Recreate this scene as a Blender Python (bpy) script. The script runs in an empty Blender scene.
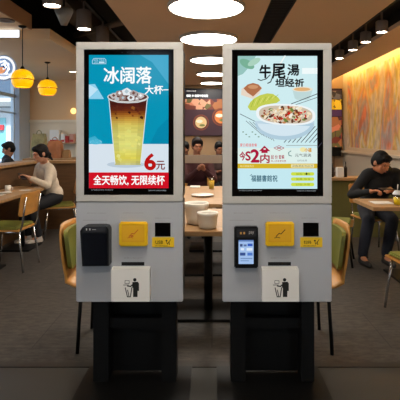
import bpy, bmesh, math, random
from mathutils import Vector, Matrix, Euler
random.seed(7)
PI = math.pi
SC = bpy.context.scene
COL = SC.collection
F = 450.0; CX = 212.0; CY = 138.0; H = 1.4

def P(px, py, d): return Vector(((px-CX)/F*d, d, H-(py-CY)/F*d))

# ---------------------------------------------------------------- materials
def S(r, g, b):
    def f(c):
        c = c/255.0
        return c/12.92 if c <= .04045 else ((c+.055)/1.055)**2.4
    return (f(r), f(g), f(b), 1)
_m = {}
def mat(name, rgb, rough=.6, metal=0, emit=0, noise=0, nscale=8, bump=0, spec=.5, stretch=None, trans=0):
    if name in _m: return _m[name]
    m = bpy.data.materials.new(name); m.use_nodes = True
    nt = m.node_tree; b = nt.nodes['Principled BSDF']
    b.inputs['Base Color'].default_value = S(*rgb)
    b.inputs['Roughness'].default_value = rough
    b.inputs['Metallic'].default_value = metal
    b.inputs['Specular IOR Level'].default_value = spec
    if trans: b.inputs['Transmission Weight'].default_value = trans
    if emit:
        b.inputs['Emission Color'].default_value = S(*rgb); b.inputs['Emission Strength'].default_value = emit
    if noise or bump:
        tc = nt.nodes.new('ShaderNodeTexCoord'); mp = nt.nodes.new('ShaderNodeMapping')
        nt.links.new(tc.outputs['Object'], mp.inputs['Vector'])
        if stretch: mp.inputs['Scale'].default_value = stretch
        n = nt.nodes.new('ShaderNodeTexNoise'); n.inputs['Scale'].default_value = nscale; n.inputs['Detail'].default_value = 5
        nt.links.new(mp.outputs['Vector'], n.inputs['Vector'])
        if noise:
            r = nt.nodes.new('ShaderNodeValToRGB')
            c = S(*rgb); lo = [x*(1-noise) for x in c[:3]]+[1]; hi = [min(1, x*(1+noise)) for x in c[:3]]+[1]
            r.color_ramp.elements[0].color = lo; r.color_ramp.elements[0].position = .3
            r.color_ramp.elements[1].color = hi; r.color_ramp.elements[1].position = .7
            nt.links.new(n.outputs['Fac'], r.inputs['Fac']); nt.links.new(r.outputs['Color'], b.inputs['Base Color'])
        if bump:
            bp = nt.nodes.new('ShaderNodeBump'); bp.inputs['Strength'].default_value = bump; bp.inputs['Distance'].default_value = .01
            nt.links.new(n.outputs['Fac'], bp.inputs['Height']); nt.links.new(bp.outputs['Normal'], b.inputs['Normal'])
    _m[name] = m; return m
def emit(rgb, k=1.0):
    """screen pixels: they give off light, with the dark glossy glass of a display over them"""
    n = 'lit_%d_%d_%d_%g' % (*rgb, k)
    if n in _m: return _m[n]
    m = bpy.data.materials.new(n); m.use_nodes = True
    b = m.node_tree.nodes['Principled BSDF']
    b.inputs['Base Color'].default_value = (0, 0, 0, 1); b.inputs['Roughness'].default_value = .12
    b.inputs['Specular IOR Level'].default_value = .3
    b.inputs['Emission Color'].default_value = S(*rgb); b.inputs['Emission Strength'].default_value = k
    _m[n] = m; return m
def lamp_mat(name, rgb, k):
    if name in _m: return _m[name]
    m = bpy.data.materials.new(name); m.use_nodes = True
    nt = m.node_tree; nt.nodes.clear()
    e = nt.nodes.new('ShaderNodeEmission'); o = nt.nodes.new('ShaderNodeOutputMaterial')
    e.inputs[0].default_value = S(*rgb); e.inputs[1].default_value = k
    nt.links.new(e.outputs[0], o.inputs[0]); _m[name] = m; return m

# ---------------------------------------------------------------- mesh builder
class MB:
    def __init__(s): s.v = []; s.f = []; s.mi = []; s.mats = []; s.sm = []
    def _m(s, m):
        if m not in s.mats: s.mats.append(m)
        return s.mats.index(m)
    def add(s, vs, fs, m, smooth=False):
        b = len(s.v); i = s._m(m)
        s.v += [Vector(v) for v in vs]
        for f in fs: s.f.append([b+k for k in f]); s.mi.append(i); s.sm.append(smooth)
        return s
    def box(s, x0, y0, z0, x1, y1, z1, m, M=None, bev=0):
        bm = bmesh.new()
        bmesh.ops.create_cube(bm, size=1)
        for v in bm.verts: v.co = Vector(((x0+x1)/2+v.co.x*(x1-x0), (y0+y1)/2+v.co.y*(y1-y0), (z0+z1)/2+v.co.z*(z1-z0)))
        if bev: bmesh.ops.bevel(bm, geom=bm.edges[:], offset=bev, segments=2, affect='EDGES', clamp_overlap=True)
        return s.bm(bm, m, M, smooth=False)
    def bm(s, bm, m, M=None, smooth=True):
        bm.verts.index_update()
        vs = [(M @ v.co) if M else v.co.copy() for v in bm.verts]
        fs = [[v.index for v in f.verts] for f in bm.faces]
        s.add(vs, fs, m, smooth); bm.free(); return s
    def lathe(s, prof, m, c=(0, 0, 0), n=32, M=None, sx=1, sy=1, cap=True):
        vs = []; fs = []
        for r, z in prof:
            for k in range(n):
                a = 2*PI*k/n; vs.append(Vector((c[0]+r*sx*math.cos(a), c[1]+r*sy*math.sin(a), c[2]+z)))
        for i in range(len(prof)-1):
            for k in range(n):
                k2 = (k+1) % n; fs.append([i*n+k, i*n+k2, (i+1)*n+k2, (i+1)*n+k])
        if cap:
            fs.append(list(range(n))[::-1]); fs.append([(len(prof)-1)*n+k for k in range(n)])
        if M: vs = [M @ v for v in vs]
        return s.add(vs, fs, m, True)
    def tube(s, pts, r, m, n=10, M=None):
        pts = [Vector(p) for p in pts]; rs = r if isinstance(r, (list, tuple)) else [r]*len(pts)
        vs = []; fs = []
        t0 = (pts[1]-pts[0]).normalized()
        up = Vector((0, 0, 1)) if abs(t0.z) < .9 else Vector((1, 0, 0))
        nrm = t0.cross(up).normalized()
        for i, p in enumerate(pts):
            a = pts[max(i-1, 0)]; b = pts[min(i+1, len(pts)-1)]
            t = (b-a).normalized(); nrm = (nrm - t*nrm.dot(t)).normalized(); bi = t.cross(nrm)
            for k in range(n):
                an = 2*PI*k/n; vs.append(p+(nrm*math.cos(an)+bi*math.sin(an))*rs[i])
        for i in range(len(pts)-1):
            for k in range(n):
                k2 = (k+1) % n; fs.append([i*n+k, i*n+k2, (i+1)*n+k2, (i+1)*n+k])
        fs.append(list(range(n))[::-1]); fs.append([(len(pts)-1)*n+k for k in range(n)])
        if M: vs = [M @ v for v in vs]
        return s.add(vs, fs, m, True)
    def ell(s, c, r, m, M=None, seg=20, rot=None):
        bm = bmesh.new(); bmesh.ops.create_uvsphere(bm, u_segments=seg, v_segments=max(6, seg//2), radius=1)
        R = Matrix.Translation(Vector(c)) @ (rot.to_matrix().to_4x4() if rot else Matrix()) @ Matrix.Diagonal((*r, 1))
        return s.bm(bm, m, (M @ R) if M else R)
    def cap(s, p0, r0, p1, r1, m, n=12):
        p0 = Vector(p0); p1 = Vector(p1)
        s.ell(p0, (r0,)*3, m, seg=n); s.ell(p1, (r1,)*3, m, seg=n)
        if (p1-p0).length > 1e-4: s.tube([p0, p1], [r0, r1], m, n=n)
        return s
    def chain(s, pr, m, n=12):
        for (a, ra), (b, rb) in zip(pr[:-1], pr[1:]): s.cap(a, ra, b, rb, m, n)
        return s
    def build(s, name, parent=None, origin=None):
        me = bpy.data.meshes.new(name)
        if parent is not None: o0 = Vector(WL[parent.name])
        elif origin is not None: o0 = Vector(origin)
        else:
            xs = [v.x for v in s.v]; ys = [v.y for v in s.v]; zs = [v.z for v in s.v]
            o0 = Vector(((min(xs)+max(xs))/2, (min(ys)+max(ys))/2, min(zs)))
        me.from_pydata([v-o0 for v in s.v], [], s.f)
        for m in s.mats: me.materials.append(m)
        for p, i, q in zip(me.polygons, s.mi, s.sm): p.material_index = i; p.use_smooth = q
        o = bpy.data.objects.new(name, me); COL.objects.link(o)
        if parent is not None: o.parent = parent; WL[o.name] = WL[parent.name]
        else: o.location = o0; WL[o.name] = tuple(o0)
        return o
WL = {}
def tag(o, label, cat, group=None, kind=None):
    o['label'] = label; o['category'] = cat
    if group: o['group'] = group
    if kind: o['kind'] = kind
    return o
def thing(name, label, cat, loc=(0, 0, 0), group=None):
    o = bpy.data.objects.new(name, None); COL.objects.link(o); o.location = loc; o.empty_display_size = .1
    WL[o.name] = tuple(loc); return tag(o, label, cat, group)
def struct(mb, name, origin=(0, 0, 0)):
    o = mb.build(name, origin=origin); o['kind'] = 'structure'; return o
def dup(root, loc, rz=None, label=None, group=None, scale=None):
    r = root.copy(); COL.objects.link(r); r.location = loc
    if rz is not None: r.rotation_euler = (0, 0, rz)
    if label: r['label'] = label
    if group: r['group'] = group
    for ch in list(root.children):
        c = ch.copy(); COL.objects.link(c); c.parent = r
        for g in list(ch.children):
            d = g.copy(); COL.objects.link(d); d.parent = c
    return r
def remesh(mb, voxel, smooth=4):
    """union all closed pieces of a builder into one continuous skin"""
    m = mb.mats[0]
    me = bpy.data.meshes.new('tmp'); me.from_pydata(mb.v, [], mb.f)
    o = bpy.data.objects.new('tmp', me); COL.objects.link(o)
    r = o.modifiers.new('r', 'REMESH'); r.mode = 'VOXEL'; r.voxel_size = voxel
    q = o.modifiers.new('s', 'SMOOTH'); q.iterations = smooth; q.factor = .5
    dg = bpy.context.evaluated_depsgraph_get(); ev = o.evaluated_get(dg); nm = ev.to_mesh()
    out = MB(); out.add([v.co.copy() for v in nm.vertices], [list(p.vertices) for p in nm.polygons], m, True)
    ev.to_mesh_clear(); bpy.data.objects.remove(o); bpy.data.meshes.remove(me)
    return out

# ---------------------------------------------------------------- text fitted to a box
def text_geo(body, bold=0.0):
    cu = bpy.data.curves.new('t', 'FONT'); cu.body = body; cu.size = 1; cu.offset = bold; cu.resolution_u = 4
    o = bpy.data.objects.new('t', cu); COL.objects.link(o)
    dg = bpy.context.evaluated_depsgraph_get(); ev = o.evaluated_get(dg); me = ev.to_mesh()
    vs = [v.co.copy() for v in me.vertices]; fs = [list(p.vertices) for p in me.polygons]
    ev.to_mesh_clear(); bpy.data.objects.remove(o); bpy.data.curves.remove(cu)
    return vs, fs
def fit_text(mb, body, x0, y0, x1, y1, fn, m, bold=0.0, slant=0):
    vs, fs = text_geo(body, 0)
    if not vs: return
    ax = min(v.x for v in vs); bx = max(v.x for v in vs); ay = min(v.y for v in vs); by = max(v.y for v in vs)
    out = []
    for v in vs:
        u = (v.x-ax)/(bx-ax); w = (v.y-ay)/(by-ay)
        out.append(fn(x0+u*(x1-x0)+slant*(w-.5), y1-w*(y1-y0)))
    mb.add(out, fs, m)
    if bold:
        k = bold*(y1-y0)*1.1
        for (a, c) in ((k, 0), (-k, 0), (0, k), (0, -k)):
            o2 = [fn(x0+(v.x-ax)/(bx-ax)*(x1-x0)+slant*((v.y-ay)/(by-ay)-.5)+a, y1-(v.y-ay)/(by-ay)*(y1-y0)+c) for v in vs]
            mb.add(o2, fs, m)
def poly(mb, pts, fn, m): mb.add([fn(*p) for p in pts], [list(range(len(pts)))[::-1]], m)
def rect(mb, x0, y0, x1, y1, fn, m): poly(mb, [(x0, y0), (x1, y0), (x1, y1), (x0, y1)], fn, m)
def disc(mb, cx, cy, rx, ry, fn, m, n=28, a0=0, a1=2*PI, rot=0):
    pts = []
    for k in range(n):
        a = a0+(a1-a0)*k/(n if a1-a0 > 6.2 else n-1); x = rx*math.cos(a); y = ry*math.sin(a)
        pts.append((cx+x*math.cos(rot)-y*math.sin(rot), cy+x*math.sin(rot)+y*math.cos(rot)))
    poly(mb, pts, fn, m)
def line(mb, pts, w, fn, m):
    for (a, b), (c, d) in zip(pts[:-1], pts[1:]):
        L = math.hypot(c-a, d-b) or 1; nx = -(d-b)/L*w/2; ny = (c-a)/L*w/2; ex = (c-a)/L*w*.3; ey = (d-b)/L*w*.3
        poly(mb, [(a+nx-ex, b+ny-ey), (c+nx+ex, d+ny+ey), (c-nx+ex, d-ny+ey), (a-nx-ex, b-ny-ey)], fn, m)

# ---------------------------------------------------------------- common materials
grey = mat('kiosk_grey', (186, 182, 176), .45, noise=.03, nscale=3)
grey2 = mat('kiosk_cabinet_grey', (172, 173, 177), .45, noise=.03, nscale=3)
black = mat('black_metal', (9, 9, 9), .5, spec=.25)
gloss = mat('black_glass', (4, 4, 5), .08, spec=.3)
blackp = mat('black_plastic', (13, 13, 15), .35, spec=.3)
slotm = mat('slot_black', (4, 4, 4), .9)
yellow = mat('yellow_plastic', (238, 190, 10), .4, noise=.04)
yellow2 = mat('yellow_panel', (226, 168, 20), .5)
orange = mat('orange_print', (196, 92, 20), .6)
label_y = mat('yellow_label', (232, 190, 20), .5)
ink = mat('dark_ink', (15, 13, 10), .7)
greyink = mat('grey_ink', (140, 138, 134), .7)
paper = mat('white_card', (226, 222, 216), .6)
wood = mat('pale_wood', (166, 128, 86), .5, noise=.14, nscale=4, stretch=(1, 6, 1))
woodd = mat('brown_wood', (104, 74, 46), .55, noise=.16, nscale=4, stretch=(1, 1, 8))
ply = mat('orange_plywood', (196, 138, 66), .42, noise=.12, nscale=5, stretch=(1, 1, 5))
green = mat('green_vinyl', (122, 124, 50), .5, noise=.06, nscale=10)
chrome = mat('chrome', (190, 190, 190), .2, metal=1)
ceram = mat('white_ceramic', (232, 226, 216), .3)
tan = mat('tan_paint', (206, 176, 140), .8, noise=.03, nscale=1.5)
cream = mat('cream_paint', (226, 210, 186), .8, noise=.02, nscale=2)
ceilm = mat('brown_ceiling', (232, 200, 166), .85, noise=.03, nscale=1)
ceill = mat('beige_ceiling', (236, 208, 172), .85, noise=.03, nscale=1)
fasc = mat('fascia_brown', (186, 146, 112), .8)
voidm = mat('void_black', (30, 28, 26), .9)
canm = mat('spot_housing', (136, 118, 106), .55)
lampw = lamp_mat('lamp_white', (255, 246, 232), 22)
spotw = lamp_mat('spot_white', (255, 246, 228), 30)

# ---------------------------------------------------------------- camera
cam = bpy.data.cameras.new('camera'); co = bpy.data.objects.new('camera', cam); COL.objects.link(co)
co.location = (0, 0, H); co.rotation_euler = (PI/2, 0, 0)
cam.sensor_width = 36; cam.sensor_fit = 'HORIZONTAL'; cam.lens = 36*F/400
cam.shift_x = -(CX-200)/400; cam.shift_y = (CY-200)/400; cam.clip_start = .05
SC.camera = co

# ================================================================ SETTING
def stone_mat():
    m = bpy.data.materials.new('stone_tiles'); m.use_nodes = True; nt = m.node_tree; b = nt.nodes['Principled BSDF']
    tc = nt.nodes.new('ShaderNodeTexCoord'); mp = nt.nodes.new('ShaderNodeMapping')
    br = nt.nodes.new('ShaderNodeTexBrick'); br.offset = .5
    br.inputs['Scale'].default_value = 1; br.inputs['Brick Width'].default_value = 1.2; br.inputs['Row Height'].default_value = .6
    br.inputs['Mortar Size'].default_value = .004; br.inputs['Bias'].default_value = 0
    br.inputs['Color1'].default_value = S(74, 68, 63); br.inputs['Color2'].default_value = S(66, 61, 57); br.inputs['Mortar'].default_value = S(38, 34, 31)
    nt.links.new(tc.outputs['Object'], mp.inputs[0]); nt.links.new(mp.outputs[0], br.inputs['Vector'])
    n = nt.nodes.new('ShaderNodeTexNoise'); n.inputs['Scale'].default_value = 22; n.inputs['Detail'].default_value = 8; n.inputs['Roughness'].default_value = .75
    mp2 = nt.nodes.new('ShaderNodeMapping'); mp2.inputs['Scale'].default_value = (.5, 1.3, 1)
    nt.links.new(tc.outputs['Object'], mp2.inputs[0]); nt.links.new(mp2.outputs[0], n.inputs['Vector'])
    r = nt.nodes.new('ShaderNodeValToRGB'); r.color_ramp.elements[0].position = .38; r.color_ramp.elements[0].color = (.42, .4, .38, 1)
    r.color_ramp.elements[1].position = .62; r.color_ramp.elements[1].color = (1.3, 1.26, 1.2, 1)
    nt.links.new(n.outputs['Fac'], r.inputs[0])
    mx = nt.nodes.new('ShaderNodeMixRGB'); mx.blend_type = 'MULTIPLY'; mx.inputs[0].default_value = 1
    nt.links.new(br.outputs['Color'], mx.inputs[1]); nt.links.new(r.outputs[0], mx.inputs[2]); nt.links.new(mx.outputs[0], b.inputs['Base Color'])
    b.inputs['Roughness'].default_value = .55
    return m
XR = 3.9; YB = 13.4; XL = -4.45; YL = 10.9; Y0 = -2.6
dark_floor = mat('dark_smooth_floor', (44, 42, 39), .4, noise=.1, nscale=2)
struct(MB().box(XL-.2, 2.8, -.12, XR+.2, YB+.2, 0, stone_mat()), 'floor')
b = MB(); b.box(XL-.2, Y0-.2, -.12, XR+.2, 2.79, 0, dark_floor)
struct(b, 'floor_front')
struct(MB().box(XL-.2, 2.745, -.1, XR+.2, 2.80, .004, mat('dark_metal_strip', (58, 54, 50), .4, metal=.6)), 'trim_1')
# walls
struct(MB().box(XR, Y0, 0, XR+.15, YB+.15, 3.7, cream), 'wall_right')
struct(MB().box(-1.9, YB, 0, XR, YB+.15, 3.7, tan), 'wall_back')
rw = mat('rear_wall_paint', (120, 104, 88), .8); b = MB()
b.box(XL-.15, Y0-.15, 0, XR+.15, Y0, .25, rw); b.box(XL-.15, Y0-.15, 2.85, XR+.15, Y0, 3.7, rw)
for xa, xb in ((-2.4, -1.4), (-.7, 2.1)): b.box(xa, Y0-.15, .25, xb, Y0, 2.85, rw)  # openings placed for fill light, mostly outside the screens' reflections
b.box(-1.4, Y0-.15, .25, -.7, Y0, 2.2, rw)
struct(b, 'wall_rear')
b = MB(); b.box(XL-.15, YL, 0, -1.75, YL+.15, 1.78, cream); b.box(XL-.15, YL, 1.78, -1.75, YL+.15, 3.7, mat('peach_paint', (222, 182, 138), .8)); b.box(-1.9, YL+.15, 0, -1.75, YB, 3.7, tan)
struct(b, 'wall_back_left')
struct(MB().box(XL, YL-.05, 1.77, -1.75, YL-.001, 1.84, cream), 'trim_2')
pil = mat('pale_blue_paint', (176, 186, 200), .7)
WY0, WY1 = 5.6, 10.3
b = MB(); b.box(XL-.15, Y0, 0, XL, WY0, 3.7, cream); b.box(XL-.15, WY0, 0, XL, WY1, .85, cream)
b.box(XL-.15, WY0, 2.9, XL, WY1, 3.7, cream); b.box(XL-.15, WY1, 0, XL+.04, YL, 3.7, pil)
struct(b, 'wall_left')
# window
frame = mat('window_frame', (178, 194, 208), .45)
b = MB()
for y in (WY0+.02, 7.7, WY1-.1): b.box(XL-.1, y-.03, .85, XL-.03, y+.03, 2.9, frame)
b.box(XL-.1, WY0, 2.32, XL-.03, WY1, 2.39, frame); b.box(XL-.1, WY0, 2.85, XL-.03, WY1, 2.9, frame)
b.box(XL-.1, WY0, 1.95, XL-.03, WY1, 1.98, frame)
b.box(XL-.13, WY0, .85, XL+.06, WY1, .9, frame)
w = struct(b, 'window_1')
gm = bpy.data.materials.new('window_glass'); gm.use_nodes = True; nt = gm.node_tree; nt.nodes.clear()
tr = nt.nodes.new('ShaderNodeBsdfTransparent'); tr.inputs[0].default_value = (.96, .98, 1, 1); gl = nt.nodes.new('ShaderNodeBsdfGlossy'); gl.inputs['Roughness'].default_value = .03
mx = nt.nodes.new('ShaderNodeMixShader'); mx.inputs[0].default_value = .07; ou = nt.nodes.new('ShaderNodeOutputMaterial')
nt.links.new(tr.outputs[0], mx.inputs[1]); nt.links.new(gl.outputs[0], mx.inputs[2]); nt.links.new(mx.outputs[0], ou.inputs[0])
MB().box(XL-.07, WY0, .9, XL-.064, WY1, 2.87, gm).build('pane', w)
w = struct(MB().box(XL, Y0-.12, .25, XR, Y0-.08, .29, frame), 'window_rear_added'); MB().box(XL, Y0-.10, .29, XR, Y0-.094, 2.85, gm).build('pane', w)  # added unseen rear glazing, lets daylight onto ceiling and kiosk fronts
# ceilings
ZC = 2.97
GX0, GX1, GY0, GY1 = .67, .97, 2.0, 9.6
b = MB()
b.box(-1.22, Y0, ZC, GX0, YB, ZC+.18, ceilm); b.box(GX1, Y0, ZC, 2.09, YB, ZC+.18, ceilm)
b.box(GX0, Y0, ZC, GX1, GY0, ZC+.18, ceilm); b.box(GX0, GY1, ZC, GX1, YB, ZC+.18, ceilm)
struct(b, 'ceiling_main')
struct(MB().box(2.61, Y0, ZC, 3.25, YB, ZC+.06, ceilm).box(3.235, Y0, ZC+.06, 3.25, YB, ZC+.07, ceilm), 'ceiling_right')
struct(MB().box(3.0, Y0, 3.34, XR, YB, 3.42, mat('cove_cream', (222, 196, 150), .8)), 'ceiling_cove')
struct(MB().box(XL, 6.38, 2.80, -2.30, YL, 2.95, ceill), 'ceiling_left_far')
b = MB(); b.box(XL, Y0, 2.93, -2.57, 6.37, 3.0, ceill); b.box(-2.57, Y0, 2.93, -2.55, 6.37, 3.14, fasc)
struct(b, 'ceiling_left_near')
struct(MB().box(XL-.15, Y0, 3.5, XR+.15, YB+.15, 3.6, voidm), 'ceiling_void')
# recess sides of the dark slots
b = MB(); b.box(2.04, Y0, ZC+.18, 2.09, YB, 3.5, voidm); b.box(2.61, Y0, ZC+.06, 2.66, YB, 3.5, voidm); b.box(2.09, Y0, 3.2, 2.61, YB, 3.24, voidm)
struct(b, 'trim_3')

# ================================================================ ceiling fixtures
discs = [(5.5, 206.2, 74), (37.5, 208.7, 56), (58.7, 210.5, 40), (73, 211, 28), (82, 211.5, 21.5)]
places = []
for (py, px, wpx) in discs:
    d = F*(ZC-H)/(CY-py); places.append(((px-CX)/F*d, d, wpx/F*d/2))
places += [(-.09, 3.55, .43), (-.11, 1.6, .43), (-.12, -.4, .43)]  # unseen lamps added out of frame to light kiosk fronts and floor
lab = ['largest round white ceiling light at the top edge, nearest the camera', 'second round ceiling light, whole and just above the gap between the kiosks',
       'third round ceiling light, partly behind the right kiosk top', 'fourth round ceiling light down the row, small, between the kiosk tops',
       'farthest and smallest round ceiling light, just above the menu board', 'added unseen round ceiling light above the table behind the kiosks', 'added unseen round ceiling light over the front of the kiosks', 'added unseen round ceiling light behind the camera']
rim = mat('lamp_rim', (190, 182, 172), .4)
for (x, y, r), l in zip(places, lab):
    t = thing('ceiling_light', l, 'ceiling light', (x, y, ZC-.045), 'round white ceiling lights in a row')
    MB().lathe([(r+.0, .045), (r+.022, .045), (r+.022, 0), (r, 0), (r, .045)], rim, (x, y, ZC-.045), 48, cap=False).build('rim', t)
    MB().lathe([(r-.002, .044), (r-.002, .012), (r-.01, .006)], lampw, (x, y, ZC-.045), 48).build('diffuser', t)
# grille
t = thing('ceiling_vent', 'long dark slatted vent strip in the brown ceiling above the right kiosk', 'vent', ((GX0+GX1)/2, (GY0+GY1)/2, ZC+.01))
vm = mat('vent_dark', (44, 38, 34), .6)
b = MB(); 
for x in (GX0, GX1-.015): b.box(x, GY0, ZC+.01, x+.015, GY1, ZC+.1, vm)
b.box(GX0, GY0, ZC+.14, GX1, GY1, ZC+.16, voidm); b.build('frame', t)
b = MB(); y = GY0+.04
while y < GY1:
    b.box(GX0+.017, y, ZC+.015, GX1-.017, y+.012, ZC+.06, vm); y += .07
b.build('slats', t)['kind'] = 'stuff'
# spotlights
def spotlight(x, y, zb, r, h, ztop, label, group):
    t = thing('can_spotlight', label, 'spotlight', (x, y, zb), group)
    MB().lathe([(r, 0), (r, h), (r*.85, h+.01), (.015, h+.012), (.015, ztop-zb)], canm, (x, y, zb), 28, cap=False).lathe([(r, 0), (r-.008, 0), (r-.008, .03)], canm, (x, y, zb), 28, cap=False).build('housing', t)
    MB().lathe([(r-.009, .02), (r-.012, .01), (r*.5, .005)], spotw, (x, y, zb), 28).build('lens', t)
    return t
for (x, y, z, l) in [(-1.735, 4.88, 2.83, 'can spotlight at the top edge, leftmost of the three in the dark ceiling gap'), (-1.735, 6.1, 2.87, 'can spotlight in the dark ceiling gap above the left kiosk corner'),
                     (-1.735, 7.15, 2.90, 'can spotlight just showing over the top of the left kiosk')]:
    spotlight(x, y, z, .098, .25, 3.25, l, 'can spotlights in the left ceiling gap')
for i, (y, l) in enumerate([(6.23, 'can spotlight nearest the camera in the right ceiling slot'), (6.88, 'second can spotlight in the right ceiling slot'), (7.5, 'third can spotlight in the right ceiling slot'), (8.29, 'fourth can spotlight in the right slot, close to the right kiosk top'), (9.2, 'farthest can spotlight in the right slot, half behind the kiosk')]):
    spotlight(2.35, y, 2.86, .082, .15, 3.14, l, 'can spotlights in the right ceiling slot')
tag(MB().box(-1.76, 1, 3.25, -1.71, 10, 3.29, black).build('lighting_track'), 'black track in the left ceiling gap holding the can spotlights', 'lighting track')
tag(MB().box(2.33, 1, 3.14, 2.37, 12, 3.19, black).build('lighting_track'), 'black track in the right ceiling slot above the spotlights', 'lighting track')
duct = mat('duct_grey', (110, 98, 88), .6)
tag(MB().box(-2.25, 2.0, 3.22, -1.95, 10.85, 3.46, mat('duct_dark', (78, 68, 60), .6)).build('air_duct'), 'dark rectangular air duct inside the black ceiling gap', 'duct')
tag(MB().tube([(-1.38, 1, 3.3), (-1.38, 12, 3.3)], .06, duct, 14).build('ceiling_pipe'), 'grey round pipe along the ceiling gap beside the brown ceiling', 'pipe')
tag(MB().tube([(-2.4, 7.9, 3.2), (-1.3, 6.9, 3.2)], .05, duct, 14).build('ceiling_pipe'), 'grey pipe crossing the ceiling gap slantwise behind the spotlights', 'pipe')
p = P(64, 15, 5.2)
t = thing('cone_speaker', 'grey cone shaped speaker hanging between the left spotlights', 'speaker', (p.x, p.y, p.z-.12))
MB().lathe([(.02, 0), (.035, .004), (.105, .16), (.1, .19), (.03, .2), (.012, .21)], mat('cone_grey', (104, 98, 92), .5), (p.x, p.y, p.z-.12), 24).build('cone', t)
MB().tube([(p.x, p.y, p.z+.08), (p.x, p.y, 3.25)], .01, black).build('rod', t)
# left ceiling downlights and light panel
p = P(73, 72, 9.45)
t = thing('downlight', 'small bright recessed downlight in the beige ceiling near the left kiosk', 'downlight', (p.x, p.y, 2.785))
MB().lathe([(.095, .0145), (.095, 0), (.075, 0), (.075, .0145)], rim, (p.x, p.y, 2.785), 24, cap=False).build('rim', t)
MB().lathe([(.074, .014), (.07, .006)], lamp_mat('downlight_lamp', (255, 236, 200), 12), (p.x, p.y, 2.785), 24).build('lamp', t)
p = P(6, 20, 5.83)
tag(MB().lathe([(.11, .012), (.11, 0), (.06, 0), (.05, .01)], mat('dull_rim', (110, 96, 82), .6), (p.x, p.y, 2.917), 24).build('downlight'), 'unlit recessed downlight in the near ceiling at the upper left edge', 'downlight')
t = thing('panel_light', 'bright white light panel set in the ceiling step at the left edge', 'light panel', (-3.5, 6.36, 2.82))
MB().box(-4.4, 6.345, 2.815, -2.71, 6.375, 2.925, rim).build('frame', t)
MB().box(-4.39, 6.335, 2.82, -2.72, 6.344, 2.92, lamp_mat('panel_white', (240, 246, 255), 2.2)).build('diffuser', t)
# cove LED strip
tag(MB().box(3.12, 1, 3.035, 3.2, YB-.1, 3.055, lamp_mat('cove_lamp', (255, 222, 150), 65)).build('light_strip'), 'warm yellow light strip in the cove along the mural wall', 'light strip')
# pendants
pend = mat('pendant_yellow', (255, 190, 0), .35, emit=.75)
def pendant(px, py, d, r, ztop, label):
    p = P(px, py, d); t = thing('pendant_lamp', label, 'pendant lamp', (p.x, p.y, p.z-r*.85), 'yellow globe pendant lamps')
    c = (p.x, p.y, p.z)
    MB().lathe([(.02, r*.80), (r*.35, r*.76), (r*.68, r*.6), (r*.9, r*.3), (r, 0), (r*.99, -r*.12)], pend, c, 36, cap=False).build('shade', t)
    MB().lathe([(r*.98, -r*.12), (r*1.02, -r*.13), (r*1.02, -r*.17), (r*.96, -r*.18)], mat('ring_dark', (50, 32, 10), .5), c, 36, cap=False).build('ring', t)
    MB().lathe([(r*.94, -r*.18), (r*.92, -r*.45), (r*.8, -r*.7), (r*.68, -r*.84), (r*.64, -r*.84), (r*.76, -r*.68)], pend, c, 36, cap=False).build('lower_shade', t)
    MB().ell((p.x, p.y, p.z-.02), (.045, .045, .055), lamp_mat('bulb_warm', (255, 214, 120), 8)).build('bulb', t)
    MB().lathe([(.035, r*.76), (.03, r*.9), (.012, r*1.08)], black, c, 16).build('cap', t)
    MB().tube([(p.x, p.y, p.z+r), (p.x, p.y, ztop-.02)], .006, black).build('cord', t)
    MB().lathe([(.055, 0), (.05, -.015), (.015, -.03)], black, (p.x, p.y, ztop-.001), 20).build('canopy', t)
pendant(22.5, 78, 6.15, .15, 2.93, 'larger yellow globe pendant lamp at the left, in front of the window')
pendant(47.5, 87, 8.3, .172, 2.80, 'yellow globe pendant lamp nearer the left kiosk, hanging lower and farther')
# round sign
p = P(4, 68, 7.6); r = .215
t = thing('round_sign', 'round white sign with blue and orange picture hanging by the window', 'sign', (p.x, p.y, p.z-r))
My = Matrix.Translation(p) @ Matrix.Rotation(PI/2, 4, 'X')
MB().lathe([(r, -.02), (r, .02)], mat('sign_blue_grey', (150, 165, 190), .4, emit=.35), M=My, n=40).build('disc', t)
fn = lambda dd: (lambda x, y: Vector((p.x+x, p.y-dd, p.z-y)))
b = MB(); lit = mat('sign_white', (240, 246, 255), .4, emit=.9)
disc(b, 0, 0, r*.92, r*.92, fn(.021), lit, 36); bl = mat('sign_blue', (130, 156, 196), .4, emit=.5)
disc(b, 0, 0, r*.74, r*.74, fn(.022), bl, 36); disc(b, -.05, .05, r*.42, r*.26, fn(.023), mat('sign_orange', (236, 160, 110), .4, emit=.6), 24, rot=-.4)
line(b, [(-.12, -.03), (-.06, -.10), (.02, -.11), (.08, -.06), (.09, .02), (.05, .09), (-.02, .13)], .035, fn(.0235), lit); line(b, [(-.03, -.05), (.02, -.06), (.04, -.01), (0, .02)], .03, fn(.0238), lit)
line(b, [(.0, -.03), (.02, .0)], .03, fn(.024), mat('sign_darkblue', (60, 84, 130), .4, emit=.3)); rect(b, -.16, .10, .13, .15, fn(.0242), lit); rect(b, -.12, .115, .09, .135, fn(.0245), bl)
b.build('picture', t)
MB().tube([(p.x, p.y, p.z+r), (p.x, p.y, 2.80)], .006, black).build('rod', t)

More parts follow.
